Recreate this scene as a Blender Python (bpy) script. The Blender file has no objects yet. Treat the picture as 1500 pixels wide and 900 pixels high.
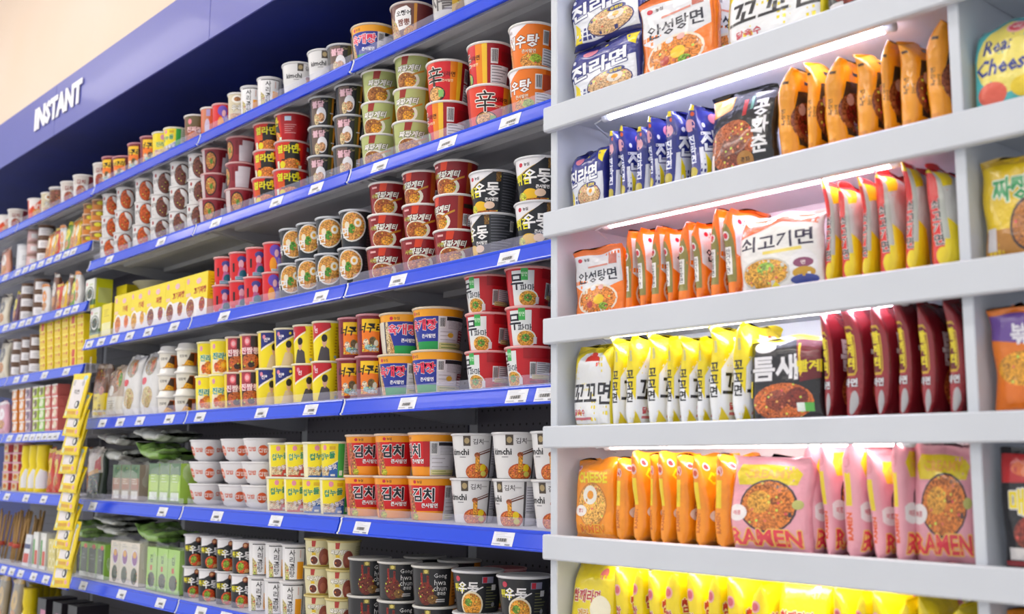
import bpy, math, random
import numpy as np
from mathutils import Vector, Matrix

S = bpy.context.scene
COL = S.collection
rnd = random.Random(7)

# ------------------------------------------------------------------ camera, world, light
CZ = 1.15                                   # camera height above the floor
FPX, YAW, PITCH, ROLL = 1643.99, math.radians(49.0357), math.radians(8.0955), math.radians(0.3276)
_f = np.array([-math.sin(YAW)*math.cos(PITCH), math.cos(YAW)*math.cos(PITCH), math.sin(PITCH)])
_r0 = np.array([math.cos(YAW), math.sin(YAW), 0.0]); _u0 = np.cross(_r0, _f)
_r = math.cos(ROLL)*_r0 + math.sin(ROLL)*_u0
_u = -math.sin(ROLL)*_r0 + math.cos(ROLL)*_u0
cam = bpy.data.cameras.new('camera'); cam.sensor_width = 36; cam.lens = 36*FPX/1500
cam.clip_start = 0.05
cam.dof.use_dof = True; cam.dof.focus_distance = 2.45; cam.dof.aperture_fstop = 4.2
camo = bpy.data.objects.new('camera', cam); COL.objects.link(camo)
camo.matrix_world = Matrix(((_r[0], _u[0], -_f[0], 0), (_r[1], _u[1], -_f[1], 0), (_r[2], _u[2], -_f[2], CZ), (0, 0, 0, 1)))
S.camera = camo

W = bpy.data.worlds.new('world'); S.world = W; W.use_nodes = True
W.node_tree.nodes['Background'].inputs[0].default_value = (0.93, 0.96, 1.0, 1)
W.node_tree.nodes['Background'].inputs[1].default_value = 0.7
S.view_settings.view_transform = 'Standard'; S.view_settings.look = 'None'
S.view_settings.gamma = 1.0; S.view_settings.use_curve_mapping = False
S.view_settings.exposure = 0.33
LUM = 12.0                                  # ceiling luminaire emission
LED = 22.0                                   # shelf LED tube emission

def px_x(px, Y, Z):
    "world X of a point seen at image column px, at depth Y and height Z"
    dx = px-750; Z = Z-CZ
    return (dx*(Y*_f[1]+Z*_f[2]) - FPX*(Y*_r[1]+Z*_r[2]))/(FPX*_r[0]-dx*_f[0])
def px_z(px, py, Y):
    d = _f + _r*(px-750)/FPX - _u*(py-450)/FPX
    return CZ + d[2]/d[1]*Y

# ------------------------------------------------------------------ materials
def lin(h):
    if not isinstance(h, str): return tuple(h)
    c = [int(h[i:i+2], 16)/255 for i in (0, 2, 4)]
    return tuple(x/12.92 if x <= .04045 else ((x+.055)/1.055)**2.4 for x in c)
MATS = {}
def mat(name, color=None, rough=.5, metal=0, spec=.5, coat=0, emit=None, estr=0, bump=None, attr=False, food=False, alpha=None, trans=0, noise=None, holes=False):
    if name in MATS: return MATS[name]
    m = bpy.data.materials.new(name); m.use_nodes = True; nt = m.node_tree; b = nt.nodes['Principled BSDF']; L = nt.links.new
    b.inputs['Roughness'].default_value = rough; b.inputs['Metallic'].default_value = metal
    b.inputs['Specular IOR Level'].default_value = spec; b.inputs['Coat Weight'].default_value = coat
    b.inputs['Coat Roughness'].default_value = .08
    if color is not None: b.inputs['Base Color'].default_value = (*lin(color), 1)
    if emit is not None:
        b.inputs['Emission Color'].default_value = (*lin(emit), 1); b.inputs['Emission Strength'].default_value = estr
    if trans: b.inputs['Transmission Weight'].default_value = trans
    if alpha is not None: b.inputs['Alpha'].default_value = alpha
    tc = nt.nodes.new('ShaderNodeTexCoord')
    if attr:
        a = nt.nodes.new('ShaderNodeAttribute'); a.attribute_name = 'col'
        src = a.outputs['Color']
        if food:
            # printed food picture: strands and crumbs of light and dark around the printed colour
            n1 = nt.nodes.new('ShaderNodeTexNoise'); n1.inputs['Scale'].default_value = 130; n1.inputs['Detail'].default_value = 2; n1.inputs['Distortion'].default_value = 2.2
            L(tc.outputs['Object'], n1.inputs['Vector'])
            cr = nt.nodes.new('ShaderNodeValToRGB'); cr.color_ramp.elements[0].position = .34; cr.color_ramp.elements[1].position = .62
            cr.color_ramp.elements[0].color = (.28, .2, .16, 1); cr.color_ramp.elements[1].color = (1.35, 1.3, 1.15, 1)
            L(n1.outputs['Fac'], cr.inputs['Fac'])
            mx = nt.nodes.new('ShaderNodeMix'); mx.data_type = 'RGBA'; mx.blend_type = 'MULTIPLY'; mx.inputs[0].default_value = 1
            L(src, mx.inputs[6]); L(cr.outputs['Color'], mx.inputs[7])
            v = nt.nodes.new('ShaderNodeTexVoronoi'); v.inputs['Scale'].default_value = 95; L(tc.outputs['Object'], v.inputs['Vector'])
            lt = nt.nodes.new('ShaderNodeMath'); lt.operation = 'LESS_THAN'; lt.inputs[1].default_value = .22; L(v.outputs['Distance'], lt.inputs[0])
            hs = nt.nodes.new('ShaderNodeHueSaturation'); hs.inputs['Color'].default_value = (.75, .35, .08, 1); hs.inputs['Value'].default_value = .9
            sx = nt.nodes.new('ShaderNodeSeparateColor'); L(v.outputs['Color'], sx.inputs[0])
            ma = nt.nodes.new('ShaderNodeMath'); ma.operation = 'MULTIPLY_ADD'; ma.inputs[1].default_value = .26; ma.inputs[2].default_value = .42; L(sx.outputs[0], ma.inputs[0]); L(ma.outputs[0], hs.inputs['Hue'])
            m2 = nt.nodes.new('ShaderNodeMix'); m2.data_type = 'RGBA'; L(lt.outputs[0], m2.inputs[0]); L(mx.outputs[2], m2.inputs[6]); L(hs.outputs[0], m2.inputs[7])
            src = m2.outputs[2]
        L(src, b.inputs['Base Color'])
    if noise:                                 # (scale, colour2, lo, hi): worn colour variation
        n1 = nt.nodes.new('ShaderNodeTexNoise'); n1.inputs['Scale'].default_value = noise[0]; n1.inputs['Detail'].default_value = 4
        L(tc.outputs['Object'], n1.inputs['Vector'])
        cr = nt.nodes.new('ShaderNodeValToRGB'); cr.color_ramp.elements[0].position = noise[2]; cr.color_ramp.elements[1].position = noise[3]
        cr.color_ramp.elements[0].color = (*lin(color), 1); cr.color_ramp.elements[1].color = (*lin(noise[1]), 1)
        L(n1.outputs['Fac'], cr.inputs['Fac']); L(cr.outputs['Color'], b.inputs['Base Color'])
    if holes:                                 # perforated back panel: a grid of small punched holes
        sp = nt.nodes.new('ShaderNodeSeparateXYZ'); L(tc.outputs['Object'], sp.inputs[0])
        def mth(op, a, bb=None):
            n = nt.nodes.new('ShaderNodeMath'); n.operation = op
            for i, q in enumerate((a, bb)):
                if q is None: continue
                if isinstance(q, (int, float)): n.inputs[i].default_value = q
                else: L(q, n.inputs[i])
            return n.outputs[0]
        fx = mth('SUBTRACT', mth('FRACT', mth('MULTIPLY', sp.outputs[0], 1/.026)), .5)
        fz = mth('SUBTRACT', mth('FRACT', mth('MULTIPLY', sp.outputs[2], 1/.04)), .5)
        d = mth('ADD', mth('POWER', mth('MULTIPLY', fx, .026), 2.0), mth('POWER', mth('MULTIPLY', fz, .04), 2.0))
        h = mth('LESS_THAN', d, .0033**2)
        mx = nt.nodes.new('ShaderNodeMix'); mx.data_type = 'RGBA'; L(h, mx.inputs[0])
        mx.inputs[6].default_value = (*lin(color), 1); mx.inputs[7].default_value = (.004, .004, .005, 1); L(mx.outputs[2], b.inputs['Base Color'])
    if bump:                                  # (scale, strength, distance)
        n = nt.nodes.new('ShaderNodeTexNoise'); n.inputs['Scale'].default_value = bump[0]; n.inputs['Detail'].default_value = 2
        L(tc.outputs['Object'], n.inputs['Vector'])
        bp = nt.nodes.new('ShaderNodeBump'); bp.inputs['Strength'].default_value = bump[1]; bp.inputs['Distance'].default_value = bump[2]
        L(n.outputs['Fac'], bp.inputs['Height']); L(bp.outputs['Normal'], b.inputs['Normal'])
    MATS[name] = m; return m
M_PRINT = mat('printed_card', rough=.3, attr=True, spec=.4, coat=.08, bump=(45, .12, .003))
M_FOOD = mat('printed_food', rough=.3, attr=True, food=True, spec=.4, coat=.08, bump=(45, .12, .003))
M_FILM = mat('printed_film', rough=.2, attr=True, coat=.5, bump=(46, .6, .006))
M_FFOOD = mat('printed_film_food', rough=.2, attr=True, food=True, coat=.5, bump=(46, .6, .006))
M_CLEAR = mat('clear_plastic', 'e6e6ff', rough=.1, alpha=.11, spec=.6)
M_WRAP = mat('crumpled_clear_film', 'e6ece8', rough=.15, alpha=.2, spec=.7, bump=(40, .7, .01))

# ------------------------------------------------------------------ meshes
def link(name, me, parent=None, loc=None, rz=0, rx=0, ry=0):
    o = bpy.data.objects.new(name, me); COL.objects.link(o)
    if parent is not None: o.parent = parent
    if loc is not None: o.location = loc
    if rz or rx or ry: o.rotation_euler = (rx, ry, rz)
    return o
def mesh(name, verts, faces, m, smooth=False):
    me = bpy.data.meshes.new(name); me.from_pydata(verts, [], faces)
    for q in (m if isinstance(m, (list, tuple)) else [m]): me.materials.append(q)
    if smooth: me.polygons.foreach_set('use_smooth', [True]*len(me.polygons))
    me.update(); return me
def boxes(name, lst, m, bev=0.0):
    "one mesh of axis aligned boxes (x0,y0,z0,x1,y1,z1)"
    V = []; Fc = []
    for x0, y0, z0, x1, y1, z1 in lst:
        n = len(V)
        if bev <= 0:
            V += [(x0,y0,z0),(x1,y0,z0),(x1,y1,z0),(x0,y1,z0),(x0,y0,z1),(x1,y0,z1),(x1,y1,z1),(x0,y1,z1)]
            Fc += [tuple(n+i for i in q) for q in ((0,3,2,1),(4,5,6,7),(0,1,5,4),(1,2,6,5),(2,3,7,6),(3,0,4,7))]
        else:
            b = bev; P = {}
            for ix, (xa, xs) in enumerate(((x0, 1), (x1, -1))):
                for iy, (ya, ys) in enumerate(((y0, 1), (y1, -1))):
                    for iz, (za, zs) in enumerate(((z0, 1), (z1, -1))):
                        for k in range(3):
                            c = [xa+xs*b, ya+ys*b, za+zs*b]; c[k] = (xa, ya, za)[k]
                            P[ix, iy, iz, k] = len(V); V.append(tuple(c))
            for k in range(3):
                a, c = [(1, 2), (2, 0), (0, 1)][k]
                for s in (0, 1):
                    q = []
                    for (i, j) in ((0, 0), (1, 0), (1, 1), (0, 1)):
                        t = [0, 0, 0]; t[k] = s; t[a] = i; t[c] = j; q.append(P[(*t, k)])
                    Fc.append(tuple(q) if s else tuple(q[::-1]))
                for i in (0, 1):
                    for j in (0, 1):
                        q = []
                        for s, kk in ((0, a), (1, a), (1, c), (0, c)):
                            t = [0, 0, 0]; t[k] = s; t[a] = i; t[c] = j; q.append(P[(*t, kk)])
                        Fc.append(tuple(q) if (i+j) % 2 else tuple(q[::-1]))
            for i in (0, 1):
                for j in (0, 1):
                    for l in (0, 1):
                        q = [P[i, j, l, k] for k in range(3)]; Fc.append(tuple(q) if (i+j+l) % 2 == 1 else tuple(q[::-1]))
    return mesh(name, V, Fc, m)
def lathe(name, prof, m, n=40):
    V = []; Fc = []
    for r, z in prof:
        for i in range(n):
            a = 2*math.pi*i/n; V.append((r*math.cos(a), r*math.sin(a), z))
    for j in range(len(prof)-1):
        for i in range(n):
            Fc.append((j*n+i, j*n+(i+1) % n, (j+1)*n+(i+1) % n, (j+1)*n+i))
    Fc.append(tuple((len(prof)-1)*n+i for i in range(n)))
    return mesh(name, V, Fc, m, True)
def tube(name, pts, rad, m, n=8):
    V = []; Fc = []; pts = [Vector(p) for p in pts]
    for i, p in enumerate(pts):
        d = (pts[min(i+1, len(pts)-1)]-pts[max(i-1, 0)]).normalized(); a = d.orthogonal().normalized(); b = d.cross(a)
        for k in range(n):
            t = 2*math.pi*k/n; V.append(tuple(p+rad*(math.cos(t)*a+math.sin(t)*b)))
    for i in range(len(pts)-1):
        for k in range(n): Fc.append((i*n+k, i*n+(k+1) % n, (i+1)*n+(k+1) % n, (i+1)*n+k))
    Fc.append(tuple(range(n))[::-1]); Fc.append(tuple((len(pts)-1)*n+k for k in range(n)))
    return mesh(name, V, Fc, m, True)

# ------------------------------------------------------------------ printed surfaces
# A package is a grid surface (u across, v up). Its print is a list of flat shapes in (u, v) that are cut
# along the grid and laid on it as thin coloured faces.
_TX = {}
def text_polys(s, bold=0.0, shear=0.0):
    k = (s, bold, shear)
    if k in _TX: return _TX[k]
    cu = bpy.data.curves.new('t', 'FONT'); cu.body = s; cu.resolution_u = 1; cu.offset = bold; cu.shear = shear; cu.align_x = 'CENTER'; cu.space_line = 1.0
    o = bpy.data.objects.new('t', cu); COL.objects.link(o)
    me = bpy.data.meshes.new_from_object(o.evaluated_get(bpy.context.evaluated_depsgraph_get()))
    co = [(v.co.x, v.co.y) for v in me.vertices]
    P = [[co[i] for i in p.vertices] for p in me.polygons]
    bpy.data.objects.remove(o); bpy.data.curves.remove(cu); bpy.data.meshes.remove(me)
    _TX[k] = P; return P
def text_box(s, bold=0, shear=0):
    P = text_polys(s, bold, shear)
    a = np.array([q for p in P for q in p]) if P else np.zeros((1, 2))
    return a.min(0), a.max(0)
def clip(poly, ax, lo, hi):
    for sgn, lim in ((1, lo), (-1, hi)):
        out = []
        n = len(poly)
        for i in range(n):
            a = poly[i]; b = poly[(i+1) % n]; da = sgn*(a[ax]-lim); db = sgn*(b[ax]-lim)
            if da >= 0: out.append(a)
            if (da > 0 > db) or (da < 0 < db):
                t = da/(da-db); out.append((a[0]+t*(b[0]-a[0]), a[1]+t*(b[1]-a[1])))
        poly = out
        if len(poly) < 3: return []
    return poly
def split(poly, ax, cuts):
    vals = [p[ax] for p in poly]; lo = min(vals); hi = max(vals)
    i0 = max(0, int(np.searchsorted(cuts, lo, 'right'))-1); i1 = min(len(cuts)-1, int(np.searchsorted(cuts, hi, 'left')))
    if hi <= cuts[0] or lo >= cuts[-1]: return
    if i1-i0 <= 1 and lo >= cuts[i0]-1e-9 and hi <= cuts[i1]+1e-9: yield i0, poly; return
    for i in range(i0, i1):
        q = clip(poly, ax, cuts[i], cuts[i+1])
        if q: yield i, q

def Rr(u0, v0, u1, v1, c, food=False): return ('p', [(u0, v0), (u1, v0), (u1, v1), (u0, v1)], c, food)
def P_(pts, c, food=False): return ('p', pts, c, food)
def E_(cu, cv, ru, rv, c, food=False, n=20):
    return ('p', [(cu+ru*math.cos(2*math.pi*i/n), cv+rv*math.sin(2*math.pi*i/n)) for i in range(n)], c, food)
def T_(s, cu, cv, h, c, bold=.02, shear=0, ol=None, olw=.06, wx=1.0, rot=0): return ('t', s, cu, cv, h, c, bold, shear, ol, olw, wx, rot)
def BAR(u0, v0, u1, v1, n=9):
    L = [Rr(u0, v0, u1, v1, 'e8e6e8')]; w = (u1-u0)/n*.8
    for i in range(n):
        a = u0+(u1-u0)*(.1+.8*i/n); L.append(Rr(a, v0+(v1-v0)*.12, a+w*(.35+.45*((i*7) % 3)/2), v1-(v1-v0)*.08, '333338'))
    return L
def INFO(u0, v0, u1, v1, bg='dddbe2', fg='77757f', n=6):
    L = [Rr(u0, v0, u1, v1, bg)]; h = (v1-v0)/n
    for i in range(n):
        k = .55+.35*((i*5+3) % 4)/3
        L.append(Rr(u0+(u1-u0)*.06, v0+h*(i+.3), u0+(u1-u0)*k, v0+h*(i+.58), fg))
    return L

class Surf:
    def __init__(s, us, vs, pos, su, sv, flat=False, wrap=False, caps=True):
        s.us = np.array(us); s.vs = np.array(vs); s.pos = np.array(pos); s.su = su; s.sv = sv; s.flat = flat; s.wrap = wrap; s.caps = caps
        if not flat:
            P = s.pos
            if wrap:
                ext = np.concatenate([P[-2:-1], P, P[1:2]], 0); du = (ext[2:]-ext[:-2])
            else: du = np.gradient(P, axis=0)
            dv = np.gradient(P, axis=1); n = np.cross(du, dv); s.nrm = n/np.maximum(np.linalg.norm(n, axis=-1, keepdims=True), 1e-9)
def build_print(name, sf, bg, shapes, mats, step=6e-5, base=6e-5):
    us, vs = sf.us, sf.vs; nu, nv = len(us), len(vs)
    UV = []; CI = []; CJ = []; LAY = []; FACES = []; COLS = []; MI = []
    def addpoly(poly, lay, c, food):
        if sum(poly[i-1][0]*poly[i][1]-poly[i][0]*poly[i-1][1] for i in range(len(poly))) < 0: poly = poly[::-1]
        for i, q in split(poly, 0, us):
            for j, q2 in split(q, 1, vs):
                n = len(UV); UV.extend(q2); k = len(q2); CI.extend([i]*k); CJ.extend([j]*k); LAY.extend([lay]*k)
                FACES.append(tuple(range(n, n+k))); COLS.append(c); MI.append(1 if food else 0)
    lay = 0
    for sh in shapes:
        if sh[0] == 'p':
            lay += 1; addpoly(sh[1], lay, lin(sh[2]), sh[3])
        else:
            _, s, cu, cv, h, c, bold, shear, ol, olw, wx, rot = sh
            bold = min(bold, .03); mn, mxx = text_box(s, bold, shear); sc = h/(mxx[1]-mn[1]); cx = (mn[0]+mxx[0])/2; cy = (mn[1]+mxx[1])/2
            ku = sc*sf.sv/sf.su*wx; cr_, sr_ = math.cos(rot), math.sin(rot)
            bold = min(bold, .03); olw = min(olw, .05)
            jobs = [(ol, [(olw*math.cos(q*math.pi/3+.5), olw*math.sin(q*math.pi/3+.5)) for q in range(6)])] if ol else []
            for cc, shifts in jobs+[(c, [(0, 0)])]:
                lay += 1; cc = lin(cc)
                for p in text_polys(s, bold, shear):
                    for ox, oy in shifts:
                        q = []
                        for x, y in p:
                            x += ox-cx; y += oy-cy; x, y = x*cr_-y*sr_, x*sr_+y*cr_
                            q.append((cu+x*ku, cv+y*sc))
                        addpoly(q, lay, cc, False)
    # base grid
    P = sf.pos.reshape(-1, 3); ids = np.arange(nu*nv).reshape(nu, nv)
    verts = [P]; nb = nu*nv; bf = []
    for i in range(nu-1):
        for j in range(nv-1): bf.append((ids[i, j], ids[i+1, j], ids[i+1, j+1], ids[i, j+1]))
    faces = [tuple(int(x) for x in f) for f in bf]; cols = [lin(bg)]*len(bf); mi = [0]*len(bf)
    if sf.caps:
        for j, rev in ((0, True), (nv-1, False)):
            q = [int(ids[i, j]) for i in range(nu-1)]; faces.append(tuple(q[::-1]) if rev else tuple(q)); cols.append(lin(bg)); mi.append(0)
    normals = None if sf.flat else [sf.nrm.reshape(-1, 3)]
    if UV:
        uv = np.array(UV); ci = np.array(CI); cj = np.array(CJ); la = np.array(LAY)[:, None]
        fu = ((uv[:, 0]-us[ci])/(us[ci+1]-us[ci]))[:, None]; fv = ((uv[:, 1]-vs[cj])/(vs[cj+1]-vs[cj]))[:, None]
        def bil(A): return (1-fu)*(1-fv)*A[ci, cj]+fu*(1-fv)*A[ci+1, cj]+fu*fv*A[ci+1, cj+1]+(1-fu)*fv*A[ci, cj+1]
        p = bil(sf.pos)
        if sf.flat:
            n = np.cross(sf.pos[ci+1, cj]-sf.pos[ci, cj], sf.pos[ci, cj+1]-sf.pos[ci, cj]); n /= np.maximum(np.linalg.norm(n, axis=1, keepdims=True), 1e-9)
        else:
            n = bil(sf.nrm); n /= np.maximum(np.linalg.norm(n, axis=1, keepdims=True), 1e-9); normals.append(n)
        verts.append(p+n*(base+step*la)); faces += [tuple(x+nb for x in f) for f in FACES]; cols += COLS; mi += MI
    V = np.concatenate(verts)
    me = bpy.data.meshes.new(name); me.from_pydata(V.tolist(), [], faces)
    for q in mats: me.materials.append(q)
    me.polygons.foreach_set('material_index', mi)
    at = me.attributes.new('col', 'FLOAT_COLOR', 'FACE')
    at.data.foreach_set('color', np.concatenate([np.array(cols, dtype=np.float32), np.ones((len(cols), 1), np.float32)], 1).ravel())
    me.update()
    if not sf.flat:
        me.polygons.foreach_set('use_smooth', [True]*len(faces))
        if not sf.caps or True:
            N = np.concatenate(normals)
            try: me.normals_split_custom_set_from_vertices(N.tolist())
            except Exception: pass
    return me

def cup_surf(rt, rb, h, n=40, prof=None):
    prof = prof or [(0, rb*.97), (.03, rb), (.5, (rt+rb)/2), (.97, rt-.0012), (1, rt-.001)]
    vs = [q[0] for q in prof]; us = np.linspace(-180, 180, n+1); pos = np.zeros((n+1, len(vs), 3))
    for i, a in enumerate(us):
        t = math.radians(a)
        for j, (v, r) in enumerate(prof): pos[i, j] = (r*math.sin(t), -r*math.cos(t), v*(h-.004))
    rm = (rt+rb)/2
    return Surf(us, vs, pos, rm*math.pi/180, h-.004, wrap=True)
def bag_surf(w, h, t, seed=0, nu=40, nv=17, crumple=1.0, seal=.07, stand=False):
    r = random.Random(seed); pos = np.zeros((nu+1, nv, 3))
    ph = [(r.uniform(0, 6.28), r.uniform(.6, 1.6), r.uniform(0, 6.28), r.uniform(20, 60)) for _ in range(7)]
    # arc length at mid height -> angle
    A = np.linspace(-math.pi, math.pi, 721); nn = 3.2
    def sec(a, ha, hb):
        c, s = np.sin(a), -np.cos(a)      # a=0 faces -y
        return ha*np.sign(c)*np.abs(c)**(2/nn), hb*np.sign(s)*np.abs(s)**(2/nn)
    x, y = sec(A, w/2, t/2); ds = np.hypot(np.diff(x), np.diff(y)); arc = np.concatenate([[0], np.cumsum(ds)]); per = arc[-1]; arc -= per/2
    us = np.linspace(-per/2, per/2, nu+1); ang = np.interp(us, arc, A)
    vs = np.concatenate([[0, seal*(.25 if stand else .75)], np.linspace(seal*(1.0 if not stand else .6), 1-seal, nv-4), [1-seal*.55, 1]])
    for j, v in enumerate(vs):
        e = min(1, max(0, v/(.16 if stand else .26))); e2 = min(1, max(0, (1-v-seal*.5)/.3))
        b = max(.035, math.sqrt(max(0, 1-(1-e)**2))*math.sqrt(max(0, 1-(1-e2)**2)))
        if stand: b = max(.6, b) if v < .5 else b
        a = (w/2)*(1-.05*b); X, Yv = sec(ang, a, t/2*b)
        for i in range(nu+1):
            s = us[i]; k = 0; q = 0
            for p0, f0, p1, f1 in ph:
                k += math.sin(f1*1.5*s+p0+f0*3*v)*math.sin(f0*7*v+p1); q += math.sin(f1*3.1*s+p1)*(abs(2*v-1)**3)
            amp = crumple*.0011*(k*(.6)+1.4*q)*(.25+b)
            nrm = Vector((X[i]/max(w/2, 1e-6)**2*1e-2, Yv[i]/max(t/2, 1e-6)**2*1e-2, 0)); nrm = nrm.normalized() if nrm.length > 1e-9 else Vector((0, -1, 0))
            wob = crumple*.004*math.sin(5*v*h/.15+ph[0][0])*(v-.2)
            pos[i, j] = (X[i]+nrm.x*amp+wob, Yv[i]+nrm.y*amp+crumple*(.006*math.sin(3.2*v+ph[1][0])*v+.012*math.sin(ph[4][0])*max(0,(v-.8)/.2)**2)+(crumple*.0035*math.sin(s*70+ph[2][0])*max(0, (abs(v-.5)-.36)/.14)), v*h+crumple*(.0018*math.sin(s*90+ph[3][0])+.004*math.sin(s*28+ph[5][0]))*max(0, (v-.8)/.2))
    pos[-1] = pos[0]
    return Surf(us*1000, vs, pos, .001, h, wrap=True)
def box_surf(w, h, d):
    us = [-w/2, w/2, w/2+d, w/2+d+w, w/2+d+w+d]; xy = [(-w/2, 0), (w/2, 0), (w/2, d), (-w/2, d), (-w/2, 0)]
    pos = [[(x, y, 0), (x, y, h)] for x, y in xy]
    return Surf(np.array(us)*1000, [0, 1], pos, .001, h, flat=True)
def flat_surf(w, h):
    return Surf(np.array([-w/2, w/2])*1000, [0, 1], [[(-w/2, 0, 0), (-w/2, 0, h)], [(w/2, 0, 0), (w/2, 0, h)]], .001, h, flat=True, caps=False)

# ------------------------------------------------------------------ package designs
# cups: u in degrees round the cup (0 = front), v 0..1 up the wall
KIND = {}
def cup(name, rt, h, bg, shapes, desc, rb=None, rim='e9e6e4', lid='d9d6d4', obj='noodle_cup', prof=None, cat='cup', dome=0, tall=False):
    KIND[name] = dict(rt=rt, rb=rb or rt*.8, h=h, bg=bg, sh=shapes, desc=desc, rim=rim, lid=lid, obj=obj, prof=prof, cat=cat, dome=dome, me=None)
def flat(*a):
    out = []
    for x in a: out += x if isinstance(x, list) else [x]
    return out

shin = flat(Rr(-75,.0,-20,1,'e2432a'), Rr(-20,0,40,1,'d51f28'), Rr(28,0,48,1,'ee8a1c'), Rr(48,0,62,1,'f4c430'), Rr(62,0,180,1,'a10f1c'), Rr(-180,0,-75,1,'b01422'),
    E_(-20,.18,34,.2,'2a2622'), E_(-20,.19,30,.165,'e0b070',True), Rr(-8,.1,8,.28,'86c06a'), T_('辛',-22,.62,.5,'17120f',.0,ol='f4e9e2',olw=.045), T_('신라면',22,.66,.12,'2b1410',.015), T_('큰사발면',20,.5,.07,'ffe9c0',.01),
    BAR(72,.5,92,.86), INFO(72,.04,128,.46), Rr(100,.55,150,.8,'871018'))
cup('shin', .054, .102, 'c9141f', shin, 'red noodle cup with black brush character')
saewoo = flat(Rr(-70,0,75,1,'ee7a1e'), P_([(-75,1),(-75,.62),(-35,.72),(10,1)],'eeeaf0'), T_('농심',-48,.87,.07,'6a2030',.02), T_('새우탕',-12,.6,.3,'f6f2f2',.05,shear=.1,ol='a04a20',olw=.05), T_('큰사발면',10,.37,.09,'fbe9d0',.02,ol='b0501a',olw=.04),
    FRONT := E_(18,.15,34,.17,'e0a050',True), E_(30,.2,16,.1,'9ab83a',True), Rr(-75,.0,-50,.55,'f0b58a',True), BAR(48,.52,66,.86), Rr(68,.5,110,.86,'b8482a'), INFO(48,.06,110,.44), Rr(110,0,180,1,'d8641a'))
cup('saewoo', .054, .102, 'd8641a', saewoo, 'orange noodle cup with white swoosh and lettering')
def jjapa(bg, bg2, flag, noodle, yel, extra=None):
    return flat(Rr(-80,0,62,1,bg), P_([(-30,1),(-8,1),(-14,.72),(-34,.72)],flag), E_(-18,.22,44,.3,'ece8d8'), E_(-22,.22,38,.25,noodle,True), E_(-6,.16,20,.14,'e0a030',True), P_([(-5,.38),(40,.56),(40,.5),(0,.34)],'c98a2a'),
        T_('짜파게티',-12,.6,.21,'f7f4ec',.06,shear=.25,ol='1d1712',olw=.06), Rr(48,0,62,1,yel), Rr(62,0,180,1,bg2), Rr(-180,0,-80,1,bg2), BAR(64,.1,78,.45), INFO(80,.1,118,.45), Rr(64,.62,150,.74,'2a2016'))+(extra or [])
cup('olive', .0525, .0855, '6d6a34', jjapa('b2ba74','5f5527','9a2c22','a0642e','c8941e'), 'olive green noodle cup with white lettering')
cup('darkred', .0525, .083, '8b141d', jjapa('8f1b22','8d1119','d8401e','a85a26','b3521c',[T_('사천',-52,.58,.15,'b8b04a',.04), Rr(-60,.82,-40,.88,'e8b0b0')]), 'dark red noodle cup with white lettering')
cup('blackpink', .0465, .0845, '25262b', flat(Rr(-60,.05,-15,.95,'6d5a52'), T_('불닭',-28,.74,.24,'eec3cf',.05,ol='b87486',olw=.04), E_(-14,.36,20,.28,'eceaf0'), E_(-14,.28,15,.16,'d8a880',True), E_(-34,.22,12,.2,'d9c8a0',True), T_('Carbonara',20,.86,.08,'b8a878',.0), Rr(12,.02,26,.98,'4a4a26'), Rr(26,.02,34,.98,'c8862a'), INFO(44,.05,72,.8,'a9abb4','6d7078',9), Rr(20,.42,34,.45,'d8d8d8')), 'black noodle cup with pale pink lettering', lid='9a9a9e', rim='c4c6ca')
cup('redburst', .0525, .084, 'c4141e', flat(Rr(-70,0,30,1,'d9301e'), P_([(-50,.3),(-12,1),(10,1),(26,.3)],'2a2522'), T_('열라면',-26,.72,.3,'e8e22a',.06,ol='5a4a10',olw=.03), Rr(-60,.35,-34,.55,'d8581e'), E_(-8,.18,34,.2,'e08a3a',True), E_(-44,.15,12,.13,'e8d820'), E_(8,.86,6,.06,'f0d020'), E_(16,.72,5,.05,'f0c020'), Rr(34,0,180,1,'b5161f'), INFO(44,.25,92,.62,'b92a30','e8a8a8',5), Rr(48,.72,70,.88,'c9dcf0'), Rr(-70,.04,-58,.3,'dfeccf'), INFO(20,.02,32,.14,'e8f0e0','8ab080',2)), 'red noodle cup with black burst and yellow lettering', rim='d8b8b4')
cup('maroonbowl', .05, .083, '8c2531', flat(E_(-24,.5,26,.4,'2a1a1c'), E_(-24,.5,22,.34,'c88a4a',True), E_(-20,.48,7,.12,'6a9a3a',True), Rr(10,.3,22,.85,'7a1a26'), INFO(26,.04,84,.86,'d3cfd8','d0ccd5',3), Rr(26,.66,38,.86,'7d1724'), Rr(-80,0,-52,1,'c9b9ba')), 'maroon noodle cup with round bowl picture', rim='d5a8a8', lid='b04a50')
def crescent(food): return flat(Rr(-70,0,70,1,'d8d6d6'), E_(14,.48,44,.47,'3a3634'), E_(13,.48,40,.44,food,True), P_([(6,.9),(22,.88),(40,.76),(30,.56),(20,.62),(10,.74)],'eeecec'), P_([(40,.76),(50,.56),(52,.42),(34,.42),(30,.56)],'eeecec'), P_([(52,.42),(46,.24),(32,.1),(34,.42)],'eeecec'), T_('설렁',-44,.55,.18,'6a6466',.01), E_(-44,.8,7,.08,'a03a3a'), INFO(-62,.1,-34,.34,'d8d6d6','a8a4a8',4))
cup('beancup', .0405, .084, 'cfcdcd', crescent('7a4840'), 'white porridge cup with dark red bean picture', rb=.034, obj='porridge_cup', rim='d6d4d4', lid='d0cecf')
cup('soupcup', .0405, .084, 'd2cfce', crescent('cc5a22'), 'white soup cup with orange stew picture', rb=.034, obj='soup_cup', rim='d6d4d4', lid='d0cecf')
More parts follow.
